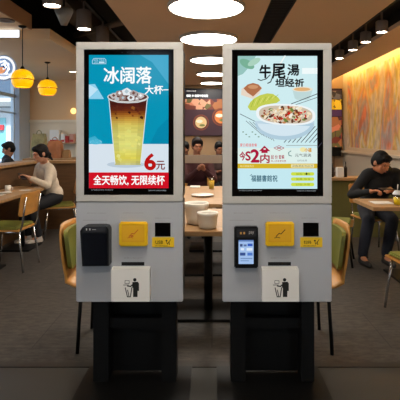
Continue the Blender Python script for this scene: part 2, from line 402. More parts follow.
# ================================================================ outside
struct(MB().box(-40, -5, -.3, XL-.16, 45, -.15, mat('asphalt', (120, 124, 130), .8, noise=.1)), 'ground_outside')
t = thing('shop_building', 'pale building across the street seen through the window', 'building', (-11, 20.5, -.15))
fac = mat('facade_pale', (214, 224, 230), .7)
MB().box(-18, 20, -.15, -4.8, 24, 7, fac).build('wall', t)
b = MB()
for k in range(9): b.box(-17+k*1.35, 19.95, .5, -17+k*1.35+1.1, 19.99, 2.3, mat('teal_glass', (120, 190, 200), .1))
b.build('shop_windows', t)
MB().box(-17.5, 19.1, 2.75, -5, 20, 2.95, mat('awning_grey', (120, 126, 128), .6)).build('awning', t)
MB().box(-17.5, 19.85, 3.3, -5, 19.99, 4.0, mat('facade_dark', (70, 90, 110), .5)).build('upper_window_band', t)
MB().box(-10.2, 19.8, 1.75, -9.2, 19.94, 1.98, mat('sign_red', (200, 50, 60), .5)).build('red_sign', t)
SC.world = bpy.data.worlds.new('w'); SC.world.use_nodes = True
bg = SC.world.node_tree.nodes['Background']; bg.inputs[0].default_value = (.75, .88, 1, 1); bg.inputs[1].default_value = 2.5
sl = bpy.data.lights.new('sun', 'SUN'); sl.energy = 6; sl.angle = .1; so = bpy.data.objects.new('sun', sl); COL.objects.link(so); so.rotation_euler = (math.radians(50), 0, math.radians(20))

# ================================================================ kiosks
DK = 2.45
def K(d):
    if d < DK-.01: return lambda x, y: P(x, y, d)
    return lambda x, y: P(x, y, DK) + Vector((0, d-DK, 0))
def kbox(mb, x0, y0, x1, y1, da, db, m, bev=0):
    dd = DK+da if da < -.01 else DK
    a = P(x0, y1, dd); c = P(x1, y0, dd); mb.box(a.x, DK+da, a.z, c.x, DK+db, c.z, m, bev=bev); return mb
RED = (190, 22, 40)
def poster_drink(mb):
    k = [.0]
    def L(): k[0] += .0004; return K(DK-.0004-k[0])
    rect(mb, 89, 55, 168.5, 188.2, L(), emit((0, 146, 180)))
    f = L(); rect(mb, 89, 144, 168.5, 172.4, f, emit((214, 226, 236)))
    f = L()
    poly(mb, [(89, 84.5), (95, 84), (104, 99), (89, 99)], f, emit((140, 208, 236)))
    poly(mb, [(89, 98), (89, 84.5), (98, 89.5)], L(), emit((190, 226, 244)))
    poly(mb, [(89, 144), (89, 138), (95, 136), (103, 144)], f, emit((60, 172, 204)))
    poly(mb, [(140, 55), (168.5, 55), (168.5, 84), (152, 62)], f, emit((60, 165, 200)))
    poly(mb, [(150, 144), (158, 128), (168.5, 118), (168.5, 144)], f, emit((0, 134, 170)))
    # reflection-like pale shapes on the sheet of the picture: clouds
    disc(mb, 96, 142, 6, 2.5, f, emit((120, 200, 226)))
    # logo
    f = L(); wm = emit((190, 226, 240))
    line(mb, [(92.5, 63.5), (92.5, 60.5), (94, 58.5), (104.5, 58.5), (106, 60), (106, 63.8), (92.5, 63.8)], .5, f, wm)
    fit_text(mb, 'ICE·TEA', 94, 59.2, 104.5, 61.0, f, wm); fit_text(mb, '冰饮', 94.2, 61.4, 98, 63.3, f, wm); rect(mb, 99, 61.6, 104.6, 63.2, f, wm)
    f = L(); wh = emit((250, 252, 252))
    fit_text(mb, '冰阔落', 104, 67, 151.5, 83.5, f, wh, .02)
    fit_text(mb, '大杯', 145, 85.5, 163, 94, f, wh, .025)
    rect(mb, 163.2, 89.4, 168.5, 90.3, f, wh)
    # cup shadow, cup, drink
    disc(mb, 126, 164.5, 19, 3.2, L(), emit((186, 202, 216)))
    f = L()
    def edge(y): # half width of the cup
        return 19.3-(y-97)*(19.3-13)/(164-97)
    cols = [(97, (150, 150, 152)), (100, (96, 52, 40)), (104, (78, 28, 22)), (110, (104, 44, 22)), (114, (150, 88, 30)), (119, (196, 150, 62)), (125, (214, 196, 96)), (135, (222, 216, 120)), (148, (226, 224, 124)), (158, (226, 214, 90)), (162, (212, 204, 110)), (165, (200, 200, 140))]
    n = 34
    for i in range(n):
        ya = 97+68*i/n; yb = 97+68*(i+1)/n; ym = (ya+yb)/2
        for (p0, c0), (p1, c1) in zip(cols[:-1], cols[1:]):
            if p0 <= ym <= p1:
                u = (ym-p0)/(p1-p0); c = tuple(int(c0[j]*(1-u)+c1[j]*u) for j in range(3)); break
        sg = 5
        for q in range(sg):
            ua = -1+2*q/sg; ub = -1+2*(q+1)/sg; lum = 1-.13*abs((ua+ub)/2)**2+random.uniform(-.03, .03)
            cc = tuple(min(255, int(v*lum)//4*4) for v in c)
            poly(mb, [(128+edge(ya)*ua, ya), (128+edge(ya)*ub, ya), (128+edge(yb)*ub, yb), (128+edge(yb)*ua, yb)], f, emit(cc))
    f = L(); rnd = random.Random(3)
    for _ in range(14):
        y = rnd.uniform(104, 120); x = 128+rnd.uniform(-.8, .8)*edge(y); s = rnd.uniform(1, 2.4)
        c = rnd.choice([(120, 60, 26), (60, 20, 16), (140, 84, 34), (90, 36, 22)])
        poly(mb, [(x-s, y), (x-s*.3, y-s), (x+s, y-s*.4), (x+s*.6, y+s)], f, emit(c)); f = K(0) if False else f
    f = L()
    for _ in range(12):
        y = rnd.uniform(128, 160); x = 128+rnd.uniform(-.75, .75)*edge(y); s = rnd.uniform(1.2, 2.6)
        poly(mb, [(x-s, y), (x-s*.3, y-s), (x+s, y-s*.4), (x+s*.6, y+s)], f, emit(rnd.choice([(226, 222, 134), (218, 214, 116), (228, 220, 116)])))
    line(mb, [(109, 98), (115.2, 163.5)], .7, f, emit((226, 236, 240))); line(mb, [(147.5, 98), (140.8, 163.5)], .7, f, emit((226, 236, 240)))
    f = L(); disc(mb, 128, 97, 20.5, 5.2, f, emit((214, 214, 210)), 40); disc(mb, 128, 97, 19.3, 4.3, L(), emit((92, 52, 44)), 40)
    f = L()
    ice = [(114, 96, 4.2), (120, 93.5, 4.6), (127, 92, 5.6), (134, 93.5, 4.6), (141, 96, 4), (123, 98, 4), (131, 98, 4.4), (137, 98.8, 3), (117, 99, 3)]
    for i, (x, y, s) in enumerate(ice):
        f = L(); a = rnd.uniform(0, 1)
        poly(mb, [(x+s*.95*math.cos(a+q*PI*2/5), y+s*.75*math.sin(a+q*PI*2/5)) for q in range(5)], f, emit([(196, 190, 190), (156, 132, 126), (226, 232, 236), (170, 160, 160)][i % 4]))
        poly(mb, [(x-s*.4, y), (x-s*.1, y-s*.5), (x+s*.4, y-s*.1), (x, y+s*.3)], L(), emit([(110, 70, 60), (240, 242, 244), (176, 196, 206)][i % 3]))
    line(mb, [(108, 97.5), (111, 100.3), (118, 102.2), (128, 102.8), (138, 102.2), (145, 100.3), (148.3, 97.5)], .9, L(), emit((214, 218, 218)))
    f = L(); dr = emit((182, 20, 20))
    fit_text(mb, '6', 145, 154, 155.2, 169.6, f, dr, .05); fit_text(mb, '元', 156.2, 161, 164.8, 169.6, f, emit((120, 24, 24)), .02)
    rect(mb, 89, 172.4, 168.5, 188.2, L(), emit((206, 14, 34)))
    f = L(); fit_text(mb, '全天畅饮, 无限续杯', 93.5, 175.3, 164.5, 185.2, f, wh, .02)
def kiosk(which, x0, x1, poster, label):
    dx = x0-76.0
    X = lambda v: v+dx
    ca = P((x0+x1)/2, 300, DK)
    t = thing('ordering_kiosk', label, 'kiosk', (ca.x, DK+.15, 0), 'self ordering kiosks')
    top, seam = (42, 202) if which == 'L' else (43, 204)
    sl, sr, st, sb = (83.8, 173.6, 49.4, 195) if which == 'L' else (232, 323.4, 49.8, 196.4)
    b = MB(); f0, f1 = -.0, .045
    kbox(b, x0, top, x1, st, f0, f1, grey, .003); kbox(b, x0, sb, x1, seam-.3, f0, f1, grey, .003)
    kbox(b, x0, st, sl, sb, f0, f1, grey, .002); kbox(b, sr, st, x1, sb, f0, f1, grey, .002); b.build('screen_frame', t)
    b = MB(); kbox(b, x0+1, top+1, x1-1, seam-1, .046, .30, black, .006); b.build('housing', t)
    b = MB(); kbox(b, sl+.02, st+.02, sr-.02, sb-.02, .004, .044, gloss); g = b.build('screen', t)
    pic = MB(); poster(pic)
    wt = emit((150, 156, 160)); f = K(DK+.0035)
    # small print on the lower bezel
    if which == 'L': fit_text(pic, '本产品图片仅供参考, 请以实物为准', 91, 189.4, 113, 190.6, f, wt); fit_text(pic, '活动时间 详询店内海报', 148, 189.8, 166, 191.2, f, wt)
    else: fit_text(pic, '本产品图片仅供参考, 请以实物为准', 239, 190.0, 262, 191.2, f, wt); fit_text(pic, '活动时间 详询店内海报', 297, 190.3, 316, 191.5, f, wt)
    for i in range(3): disc(pic, X(122)+i*5.5, 52.3, .45, .45, f, emit((60, 70, 76)), 10)
    # the picture sits 1 mm over the glass
    for v in pic.v: v.y += 0.0
    pic.build('poster_image', g)
    # cabinet
    b = MB(); kbox(b, x0, seam+.5, x1, 302, .0, .05, grey2, .004); b.build('cabinet_front', t)
    b = MB(); kbox(b, x0+1, seam+1, x1-1, 301, .051, .27, black, .006); b.build('cabinet', t)
    # tiny captions above the devices
    f = K(DK-.0008)
    for body, xa, ya, xb, yb in (('刷卡区 CARD', 87, 212.6, 106, 213.6), ('扫码口 SCAN', 123, 212.4, 143, 213.4), ('摄像头 CAMERA', 155, 217.6, 171, 218.5), ('取票口 RECEIPT', 124, 257.4, 143, 258.6)):
        b = MB(); fit_text(b, body, X(xa), ya, X(xb), yb, f, greyink)
        if ya == 212.6: line(b, [(X(83), 220.2), (X(107), 220.2)], .35, f, greyink)
        b.build('printed_caption', t)
    # card reader
    dk = mat('reader_top', (46, 46, 50), .25)
    if which == 'L':
        b = MB(); prof = [(80, 231), (82.2, 227.6), (85, 226.2), (103, 226), (107, 227), (108.6, 230), (108.8, 266), (82.2, 266.4)]
        fr = [P(x, y, DK-.07) for x, y in prof]; vs = []
        for q in fr: vs.append(Vector((q.x, DK-.07+(0.02 if q.z > .93 else 0), q.z)))
        for q in fr: vs.append(Vector((q.x, DK-.002, q.z)))
        n = len(prof); fs = [list(range(n))[::-1], [n+i for i in range(n)]]+[[i, (i+1) % n, n+(i+1) % n, n+i] for i in range(n)]
        b.add(vs, fs, blackp); c = b.build('card_reader', t)
        b = MB(); kbox(b, 83, 226.6, 106, 232.6, -.075, -.052, dk, .003)
        f = K(DK-.076); fit_text(b, '▪ ▪ —', 86, 228.4, 96, 230.4, f, mat('pale_ink', (170, 170, 170), .5)); b.build('reader_head', c)
        b = MB(); kbox(b, 82, 233.6, 106.8, 265.4, -.0745, -.070, mat('reader_face', (12, 14, 22), .15), .001); b.build('reader_face', c)
    else:
        b = MB(); kbox(b, 234.4, 227, 258.2, 268.4, -.045, -.001, blackp, .006); c = b.build('card_reader', t)
        b = MB(); kbox(b, 236.2, 229, 256, 237.4, -.048, -.0455, dk, .001)
        f = K(DK-.0485); fit_text(b, '▪▪', 240, 232, 245, 234.2, f, mat('amber_ink', (190, 140, 60), .5)); fit_text(b, 'pay', 249, 231.4, 254, 234.6, f, mat('pale_ink', (170, 170, 170), .5)); b.build('reader_head', c)
        b = MB(); kbox(b, 238.4, 239.8, 253.8, 264.2, -.0475, -.0455, gloss)
        f = K(DK-.048); rect(b, 238.6, 240, 253.6, 264, f, emit((160, 190, 232))); rect(b, 238.6, 240, 253.6, 241.6, K(DK-.0482), emit((96, 126, 186)))
        f = K(DK-.0484)
        for (xa, ya, xb, yb, cc) in [(240, 244, 242.6, 246.6, (60, 80, 130)), (243.6, 244.4, 246.6, 246.4, (90, 110, 160)), (247.6, 243.6, 252.6, 246.2, (50, 90, 190)), (240.6, 248, 244, 250.4, (220, 232, 246)), (246.6, 248, 252.4, 250.6, (220, 232, 246)), (240, 252.6, 245.4, 255.6, (56, 80, 140)), (247.4, 252.6, 252.6, 255.6, (80, 120, 200)), (240.6, 258, 252.4, 259, (110, 140, 190)), (240.6, 260.4, 249, 261.2, (110, 140, 190))]:
            rect(b, xa, ya, xb, yb, f, emit(cc))
        b.build('reader_screen', c)
    # scanner
    o = 0 if which == 'L' else 147.2-dx
    Y = lambda v: X(v)+(o if which != 'L' else 0)
    if which == 'R': Y = lambda v: v+147.0
    b = MB(); kbox(b, Y(118.8), 222.4, Y(147.4), 246.6, -.03, -.0005, yellow, .007); c = b.build('code_scanner', t)
    b = MB(); kbox(b, Y(121.6), 224.4, Y(144.4), 242.4, -.033, -.0305, yellow2, .002)
    f = K(DK-.0335)
    line(b, [(Y(129), 236.6), (Y(132), 233.4), (Y(134), 234), (Y(138), 229.8)], .8, f, orange if which == 'L' else ink); line(b, [(Y(127.6), 238), (Y(130.4), 237.2), (Y(133), 238)], .6, f, orange if which == 'L' else ink)
    if which == 'L': disc(b, Y(132), 236, 1.6, 1, f, orange, 12)
    b.build('scan_pad', c)
    cx = 0 if which == 'L' else 148
    b = MB(); kbox(b, 155+cx, 222.6, 170.6+cx, 236.4, -.004, -.0005, gloss, .001); b.build('camera_window', t)
    b = MB(); kbox(b, 152.2+cx, 237.2, 174.2+cx, 247, -.005, -.0005, label_y, .001); c = b.build('instruction_label', t)
    f = K(DK-.0056); b = MB()
    fit_text(b, 'USB' if which == 'L' else '扫码', 155.6+cx, 240.4, 163+cx, 243.6, f, ink, .02); line(b, [(166.4+cx, 240), (167.4+cx, 244), (170.8+cx, 239.4)], .6, f, ink); disc(b, 166.6+cx, 240.4, 1, .8, f, ink, 10); line(b, [(169+cx, 241.4), (169.6+cx, 244.4)], .7, f, ink); fit_text(b, '请扫描付款码', 155+cx, 245, 168+cx, 246, f, ink)
    b.build('label_print', c)
    # slot
    cx = 0 if which == 'L' else 146.4
    b = MB(); kbox(b, 121.6+cx, 262, 144.4+cx, 265.4, -.003, -.0005, slotm); b.build('receipt_slot', t)
    # bin: an open card box on the cabinet front
    xa, xb = (111.2, 149.6) if which == 'L' else (262.2, 299)
    b = MB(); db = -.05; q0 = P(xa, 301.6, DK+db); q1 = P(xb, 269.6, DK+db); yf = DK+db; th = .004; zb = q1.z+.004
    b.box(q0.x, yf, q0.z, q1.x, yf+th, q1.z, paper); b.box(q0.x, DK-.006, q0.z, q1.x, DK-.001, zb, paper)
    for xx in (q0.x, q1.x-th):
        b.add([(xx+u, y, z) for u in (0, th) for (y, z) in ((yf+th, q0.z), (DK-.006, q0.z), (DK-.006, zb), (yf+th, q1.z))], [(0, 1, 2, 3), (7, 6, 5, 4), (0, 4, 5, 1), (1, 5, 6, 2), (2, 6, 7, 3), (3, 7, 4, 0)], paper)
    b.box(q0.x+th, yf+th, q0.z, q1.x-th, DK-.006, q0.z+th, paper)
    c = b.build('receipt_bin', t)
    b = MB(); f = (lambda x, y: P(x, y, DK+db-.0008)); ox = 131.6 if which == 'L' else 281.4
    disc(b, ox+3.2, 279.8, 1.7, 1.7, f, ink, 18)
    poly(b, [(ox+.8, 282), (ox+6.2, 281.8), (ox+7.4, 283.4), (ox+7.4, 290.8), (ox+6, 291), (ox+5.9, 297), (ox+1.5, 297), (ox+1.5, 288), (ox+.6, 287.4)], f, ink)
    line(b, [(ox+2.4, 283.6), (ox-1, 286.4), (ox-4, 286)], 1.2, f, ink)
    line(b, [(ox-6.3, 287.8), (ox-4.2, 296.8), (ox-1.2, 296.8), (ox+.2, 287.6)], .9, f, ink); line(b, [(ox-4, 290), (ox-2.8, 296)], .8, f, ink)
    line(b, [(ox-6.6, 280.6), (ox-2.4, 280.6), (ox-2.4, 283.6), (ox-6.6, 283.6), (ox-6.6, 280.6)], .45, f, ink); line(b, [(ox-8.2, 285), (ox-3, 285)], .6, f, ink)
    b.build('bin_pictogram', c)
    # legs and base
    for xa in ((94, 109.4), (161.8, 176.6)) if which == 'L' else ((230.6, 245.6), (300.4, 313.6)):
        a = P(xa[0], 300, 2.58); c = P(xa[1], 300, 2.58)
        MB().box(a.x, 2.56, .012, c.x, 2.66, .55, black, bev=.003).build('leg', t)
    a = P(94 if which == 'L' else 231, 340, 2.6); c = P(176 if which == 'L' else 313, 340, 2.6)
    MB().box(a.x, 2.6, .30, c.x, 2.64, .36, black, bev=.002).box(a.x, 2.67, .02, c.x, 2.68, .55, black).build('cross_brace', t)
    a = P(75 if which == 'L' else 217, 340, DK); c = P(190 if which == 'L' else 330, 340, DK)
    MB().box(a.x, 2.30, 0, c.x, 2.74, .012, mat('base_plate', (16, 15, 14), .35, metal=.4), bev=.003).build('base_plate', t)
    return t
kiosk('L', 76, 182.8, poster_drink, 'left grey kiosk whose screen shows an iced drink on blue')

def poster_bowl(mb):
    k = [0.0]
    def L(): k[0] += .0004; return K(DK-.0004-k[0])
    rect(mb, 237.8, 56, 317.2, 188.8, L(), emit((206, 236, 240)))
    f = L()
    poly(mb, [(237.8, 56), (256, 56), (250, 66), (243, 74), (237.8, 76)], f, emit((150, 196, 190))); disc(mb, 247, 64, 8, 4, L(), emit((120, 176, 150)), rot=.5)
    disc(mb, 254, 62, 7, 3, L(), emit((170, 210, 190)), rot=-.5)
    line(mb, [(285, 56), (279, 66), (272, 72)], 1.3, L(), emit((240, 246, 244)))
    rect(mb, 237.8, 148, 317.2, 164, L(), emit((222, 240, 234)))
    rect(mb, 302, 68, 317.2, 74, L(), emit((240, 250, 250)))
    f = L(); bk = emit((20, 20, 24))
    fit_text(mb, '牛', 259.6, 65, 270.6, 78, f, bk, .035); fit_text(mb, '尾', 272, 64, 285, 78.5, f, bk, .03); fit_text(mb, '湯', 287.5, 64.5, 299, 75.5, f, bk, .03)
    line(mb, [(258, 79.5), (261, 80.5), (266, 79), (270, 75)], .9, f, bk); line(mb, [(272.5, 77), (270.5, 82), (267.6, 83.4)], 1, f, bk); line(mb, [(283, 78), (287, 80), (288, 77)], 1, f, bk)
    fit_text(mb, '坦经祈', 275.4, 79, 303.6, 86.8, f, bk, .04)
    # bread, leafy wrap, sauce cup
    f = L(); poly(mb, [(241.5, 89), (246, 86), (250, 84), (255, 83.4), (259, 85), (262, 88), (259, 94), (253, 99), (247, 97), (241, 95)], f, emit((232, 214, 196)))
    poly(mb, [(243.5, 88.4), (247.5, 84.6), (253, 83), (258.5, 84.6), (261.8, 88.4), (258, 92), (253, 96.6), (247, 92.4)], L(), emit((176, 112, 76))); disc(mb, 253, 87, 5, 2, L(), emit((206, 150, 108)))
    f = L(); pts = [(247.6, 107), (250, 102.4), (254, 98.4), (260, 95.2), (267, 93.4), (273, 94), (278, 97.4), (280, 100.6), (276.6, 103), (270, 104), (262, 106.6), (256, 110.6), (250, 110.4)]
    poly(mb, pts, f, emit((196, 206, 84))); f2 = L()
    for q in range(9): line(mb, [(251+q*3, 107-q*1.2), (254+q*3, 99.6-q*.6)], .5, f2, emit((224, 228, 130) if q % 2 else (150, 176, 50)))
    f = L(); poly(mb, [(292, 89.4), (312.5, 89.4), (309.6, 98.6), (307, 100), (297, 100), (294.6, 98.6)], f, emit((190, 216, 216)))
    disc(mb, 302.3, 89.4, 10.3, 2.6, L(), emit((232, 228, 210))); disc(mb, 301.8, 89.4, 8.2, 1.8, L(), emit((226, 176, 120)))
    # striped cloth under the bowl
    f = L()
    for q in range(10):
        line(mb, [(284+q*4.2, 142.4), (min(317, 298+q*4.2), 142.4-(min(317, 298+q*4.2)-(284+q*4.2))*1.15)], .7, f, emit((60, 60, 72)))
    for q in range(6): line(mb, [(246+q*3.4, 121+q*.6), (262+q*2.4, 135+q*1.2)], .5, f, emit((90, 96, 110)))
    line(mb, [(291, 104), (317, 94)], .7, f, emit((40, 40, 60))); line(mb, [(292, 106), (317, 97.5)], .5, f, emit((70, 70, 90))); line(mb, [(240, 114), (262, 125)], .6, f, emit((70, 80, 90))); line(mb, [(286, 145.4), (317, 145.4)], .6, f, emit((150, 160, 160)))
    for q in range(7): disc(mb, 243+q*3.1, 132+(q % 3)*2.4, 1, .6, f, emit((120, 150, 130)), 8)
    # bowl
    f = L(); disc(mb, 284.5, 123, 29.5, 17, f, emit((176, 204, 220)), 40, 0, PI); poly(mb, [(255, 121), (314, 121), (314, 123.4), (255, 123.4)], f, emit((190, 214, 228)))
    disc(mb, 284, 122, 27, 14, L(), emit((212, 230, 240)), 40, .3, PI-.1)
    f = L(); P1 = []
    for q in range(40):
        a = 2*PI*q/40; c_, s_ = math.cos(a), math.sin(a)
        P1.append((285.5+29.6*(abs(c_)**.75)*(1 if c_ > 0 else -1), 114.6+10.5*(abs(s_)**.8)*(1 if s_ > 0 else -1)+c_*1.6))
    poly(mb, P1, f, emit((238, 244, 246))); poly(mb, [(285.5+(x-285.5)*.9, 114.8+(y-114.8)*.84) for x, y in P1], L(), emit((206, 190, 168)))
    rnd = random.Random(5); fs_ = [L() for _ in range(6)]
    for q in range(120):
        a = rnd.uniform(0, 2*PI); rr = math.sqrt(rnd.random())*.85; x = 285.5+28*rr*math.cos(a); y = 114.6+9.6*rr*math.sin(a); s = rnd.uniform(.8, 2.3)
        c = rnd.choice([(240, 222, 190), (226, 196, 150), (150, 60, 36), (96, 52, 36), (206, 50, 36), (240, 236, 220), (196, 132, 84), (70, 44, 36), (110, 130, 60)])
        disc(mb, x, y, s*1.3, s*.7, fs_[q % 6], emit(c), 8, rot=rnd.uniform(0, 3))
    f = L()
    for q in range(14):
        x = rnd.uniform(262, 306); y = rnd.uniform(108, 121); line(mb, [(x, y), (x+rnd.uniform(2, 6), y+rnd.uniform(-2.5, 2.5)), (x+rnd.uniform(4, 9), y+rnd.uniform(-2, 2))], .5, f, emit((246, 236, 210)))
    for (x, y) in ((296, 119.6), (289, 113.6), (301, 112.8), (275, 118)): disc(mb, x, y, 1.5, 1, f, emit((210, 30, 30)), 10)
    # lower text block
    f = L(); mr = emit((170, 24, 60)); pk = emit((226, 110, 110)); dk = emit((60, 60, 70))
    fit_text(mb, '夏日超值套餐', 240, 143.4, 257, 146.6, f, pk, .01)
    fit_text(mb, '今', 239.6, 151.8, 245.4, 160.4, f, mr, .03); fit_text(mb, 'S', 245.8, 151.6, 250.4, 160.4, f, mr, .04); fit_text(mb, '2', 251, 149.8, 259, 162, f, mr, .05)
    poly(mb, [(259, 151.2), (264.4, 145.6), (270.4, 151.2), (267.6, 151.2), (267.6, 153), (261.4, 153), (261.4, 151.2)], f, mr)
    fit_text(mb, '内', 260.4, 154, 269.4, 162.8, f, mr, .03); rect(mb, 263.6, 148.4, 265.8, 149.6, L(), emit((240, 240, 235)))
    fit_text(mb, '起 份 套餐', 271, 155, 284.4, 159, f, mr, .01); fit_text(mb, '两人同享更优惠', 271, 160, 286, 162, f, mr, 0)
    line(mb, [(274, 148), (279, 145.6), (284, 148), (279, 150.6), (274, 148)], .5, f, mr); rect(mb, 277, 147.4, 281, 148.6, f, mr)
    disc(mb, 303, 149.6, 3.2, 2.4, f, emit((240, 230, 170)), 14); fit_text(mb, '小福', 304.6, 148, 311.4, 152, f, emit((214, 150, 30)), .03)
    line(mb, [(291, 150.8), (288.6, 152.6), (289, 155.4), (291.6, 156)], .7, f, emit((60, 120, 120))); fit_text(mb, '元气满满', 295, 153.6, 311, 157, f, dk, 0); fit_text(mb, '加料免费', 297, 159.6, 307, 161.6, f, emit((140, 150, 150)), 0)
    rect(mb, 237.8, 163.6, 317.2, 168.4, L(), emit((212, 178, 40)))
    f = L(); fit_text(mb, '每日限量供应', 240, 165, 254, 167.2, f, emit((246, 232, 160))); rect(mb, 291, 164.4, 314, 167.6, f, emit((236, 226, 170))); fit_text(mb, '详情请咨询店员', 292, 165, 313, 167.2, L(), emit((110, 100, 50)))
    rect(mb, 237.8, 168.4, 317.2, 188.8, L(), emit((196, 232, 240)))
    f = L(); tl = emit((44, 92, 112)); fit_text(mb, '福囍書館祝', 251.2, 175.2, 277.4, 181.6, f, tl, .015); line(mb, [(250, 175.6), (251.6, 174.6), (252.4, 176)], .5, f, tl)
    for y, w_ in ((172.2, 0), (177.4, 1), (182.8, 0)):
        g = L(); rect(mb, 292.6, y, 312.6, y+3.4, g, emit((204, 222, 70))); disc(mb, 292.6, y+1.7, 1.7, 1.7, g, emit((204, 222, 70)), 14); disc(mb, 312.6, y+1.7, 1.7, 1.7, g, emit((204, 222, 70)), 14)
        fit_text(mb, ['加饭 加面', '加菜 加汤', '打包 外带'][int((y-172)/5)], 296, y+.7, 310, y+2.8, L(), emit((120, 130, 40)))
    disc(mb, 306.6, 173.8, .9, 1.2, L(), emit((30, 40, 20)), 10)
kiosk('R', 222.6, 331.8, poster_bowl, 'right grey kiosk whose screen shows a noodle bowl poster')

# ================================================================ chairs
def rounded_panel(mb, w, z0, z1, y0, lean, th, m, r=.05, bow=.03, n=12):
    """upright panel with rounded corners, bowed backwards in the middle"""
    pts = []
    for (cx, cz, a0) in ((w/2-r, z1-r, 0), (-w/2+r, z1-r, PI/2), (-w/2+r, z0+r, PI), (w/2-r, z0+r, 3*PI/2)):
        for k in range(6):
            a = a0+PI/2*k/5; pts.append((cx+r*math.cos(a), cz+r*math.sin(a)))
    def yy(x, z): return y0+lean*(z-z0)-bow*(x/(w/2))**2*1.0
    # columns for a proper bow
    xs = sorted(set([round(p[0], 4) for p in pts]+[round(-w/2+w*k/n, 4) for k in range(n+1)]))
    def zr(x):
        ax = abs(x)
        if ax <= w/2-r: return z0, z1
        dz = r-math.sqrt(max(0, r*r-(ax-(w/2-r))**2)); return z0+dz, z1-dz
    vs = []; fs = []
    for x in xs:
        a, c = zr(x)
        if c-a < .002: c = a+.002
        vs += [Vector((x, yy(x, a), a)), Vector((x, yy(x, c), c)), Vector((x, yy(x, c)+th, c)), Vector((x, yy(x, a)+th, a))]
    N = len(xs)
    for i in range(N-1):
        for k in range(4): fs.append([i*4+k, (i+1)*4+k, (i+1)*4+(k+1) % 4, i*4+(k+1) % 4])
    fs.append([3, 2, 1, 0][::-1]); fs.append([(N-1)*4+k for k in (0, 1, 2, 3)][::-1])
    mb.add(vs, fs, m, False)
def open_chair(label, group, frame=chrome):
    """plywood panel back on steel tubes, green seat pad; front is -Y"""
    t = thing('cafe_chair', label, 'chair', (0, 0, 0), group)
    MB().box(-.215, -.22, .425, .215, .2, .44, ply, bev=.006).build('seat', t)
    b = MB(); b.box(-.195, -.2, .441, .195, .175, .472, green, bev=.012); b.build('seat_pad', t)
    b = MB(); rounded_panel(b, .44, .58, .82, .215, .16, .014, ply, .035, .025); b.build('backrest', t)
    for s in (-1, 1):
        MB().tube([(s*.17, -.17, .424), (s*.19, -.2, .2), (s*.205, -.225, 0)], .011, frame).build('leg', t)
        MB().tube([(s*.195, .24, 0), (s*.18, .205, .25), (s*.17, .18, .42)], .011, frame).build('leg', t)
        MB().tube([(s*.17, .15, .418), (s*.175, .2, .43), (s*.175, .222, .50), (s*.175, .236, .62), (s*.172, .258, .78)], .010, frame).build('back_post', t)
    MB().tube([(-.17, -.17, .415), (.17, -.17, .415), (.17, .18, .415), (-.17, .18, .415), (-.17, -.17, .415)], .009, frame).build('seat_frame', t)
    return t
def shell_chair(label, group):
    """one bent plywood shell with green pads; front is -Y"""
    t = thing('shell_chair', label, 'chair', (0, 0, 0), group)
    prof = [(-.22, .445), (-.1, .435), (.05, .432), (.13, .44), (.18, .465), (.21, .52), (.225, .60), (.24, .70), (.25, .78), (.254, .82)]
    wd = [.20, .215, .22, .22, .222, .225, .225, .222, .205, .165]
    vs = []; fs = []; n = 10
    for (y, z), w in zip(prof, wd):
        for k in range(n+1):
            u = -1+2*k/n; vs.append(Vector((w*u, y-(.03*u*u if z > .5 else .0), z+(.0 if z > .5 else .012*u*u))))
    th = .014; base = len(vs); tv = []
    for i, (y, z) in enumerate(prof):
        a = prof[max(i-1, 0)]; c = prof[min(i+1, len(prof)-1)]; dy, dz = c[0]-a[0], c[1]-a[1]; L_ = math.hypot(dy, dz)
        for k in range(n+1): tv.append(vs[i*(n+1)+k]+Vector((0, dz/L_*th, -dy/L_*th)))
    vs += tv; m_ = len(prof)
    for i in range(m_-1):
        for k in range(n):
            q = i*(n+1)+k; fs.append([q, q+1, q+n+2, q+n+1]); fs.append([base+q, base+q+n+1, base+q+n+2, base+q+1])
        for k in (0, n):
            q = i*(n+1)+k; f = [q, q+n+1, base+q+n+1, base+q]; fs.append(f if k == 0 else f[::-1])
    for i in (0, m_-1):
        for k in range(n):
            q = i*(n+1)+k; f = [q, base+q, base+q+1, q+1]; fs.append(f if i == 0 else f[::-1])
    MB().add(vs, fs, ply, True).build('shell', t)
    b = MB(); rounded_panel(b, .37, .535, .785, .175, .13, .028, green, .05, .022); b.build('back_pad', t)
    MB().box(-.18, -.195, .452, .18, .12, .48, green, bev=.012).build('seat_pad', t)
    for s in (-1, 1):
        MB().tube([(s*.16, -.14, .43), (s*.185, -.19, .2), (s*.2, -.22, 0)], .012, black).build('leg', t)
        MB().tube([(s*.16, .1, .42), (s*.185, .11, .2), (s*.19, .12, 0)], .012, black).build('leg', t)
    MB().tube([(-.16, -.14, .42), (.16, -.14, .42), (.16, .1, .415), (-.16, .1, .415), (-.16, -.14, .42)], .009, black).build('seat_frame', t)
    return t
def facing(dx, dy): return math.atan2(dx, -dy)     # rotation turning -Y to (dx, dy)
oc = open_chair('plywood chair with green seat pad at the lower left, its back to the room', 'open back plywood chairs with green seat pads')
oc.location = (-2.19, 4.88, 0); oc.rotation_euler = (0, 0, facing(-1, .05))
dup(oc, (1.66, 3.52, 0), facing(-.12, 1), 'plywood chair with green seat pad at the right edge, in front of the table')
dup(oc, (-2.16, 6.42, 0), facing(-.9, -.35), 'plywood chair the woman in the beige shirt sits on')
dup(oc, (1.98, 5.5, 0), facing(.15, -1), 'plywood chair under the man in black behind the right table')
dup(oc, (-.22, 6.84, 0), 0, 'plywood chair under the person behind the centre rail')
dup(oc, (.12, 8.42, 0), 0, 'plywood chair under the dark haired diner right in the gap between kiosks')
dup(oc, (-.47, 8.42, 0), 0, 'plywood chair under the diner half hidden by the left kiosk')
dup(oc, (-3.52, 7.95, 0), facing(-.8, -.4), 'plywood chair under the person in a black jacket by the window')
sc_ = shell_chair('orange plywood shell chair with green pads sticking out left of the left kiosk', 'plywood shell chairs with green back pads')
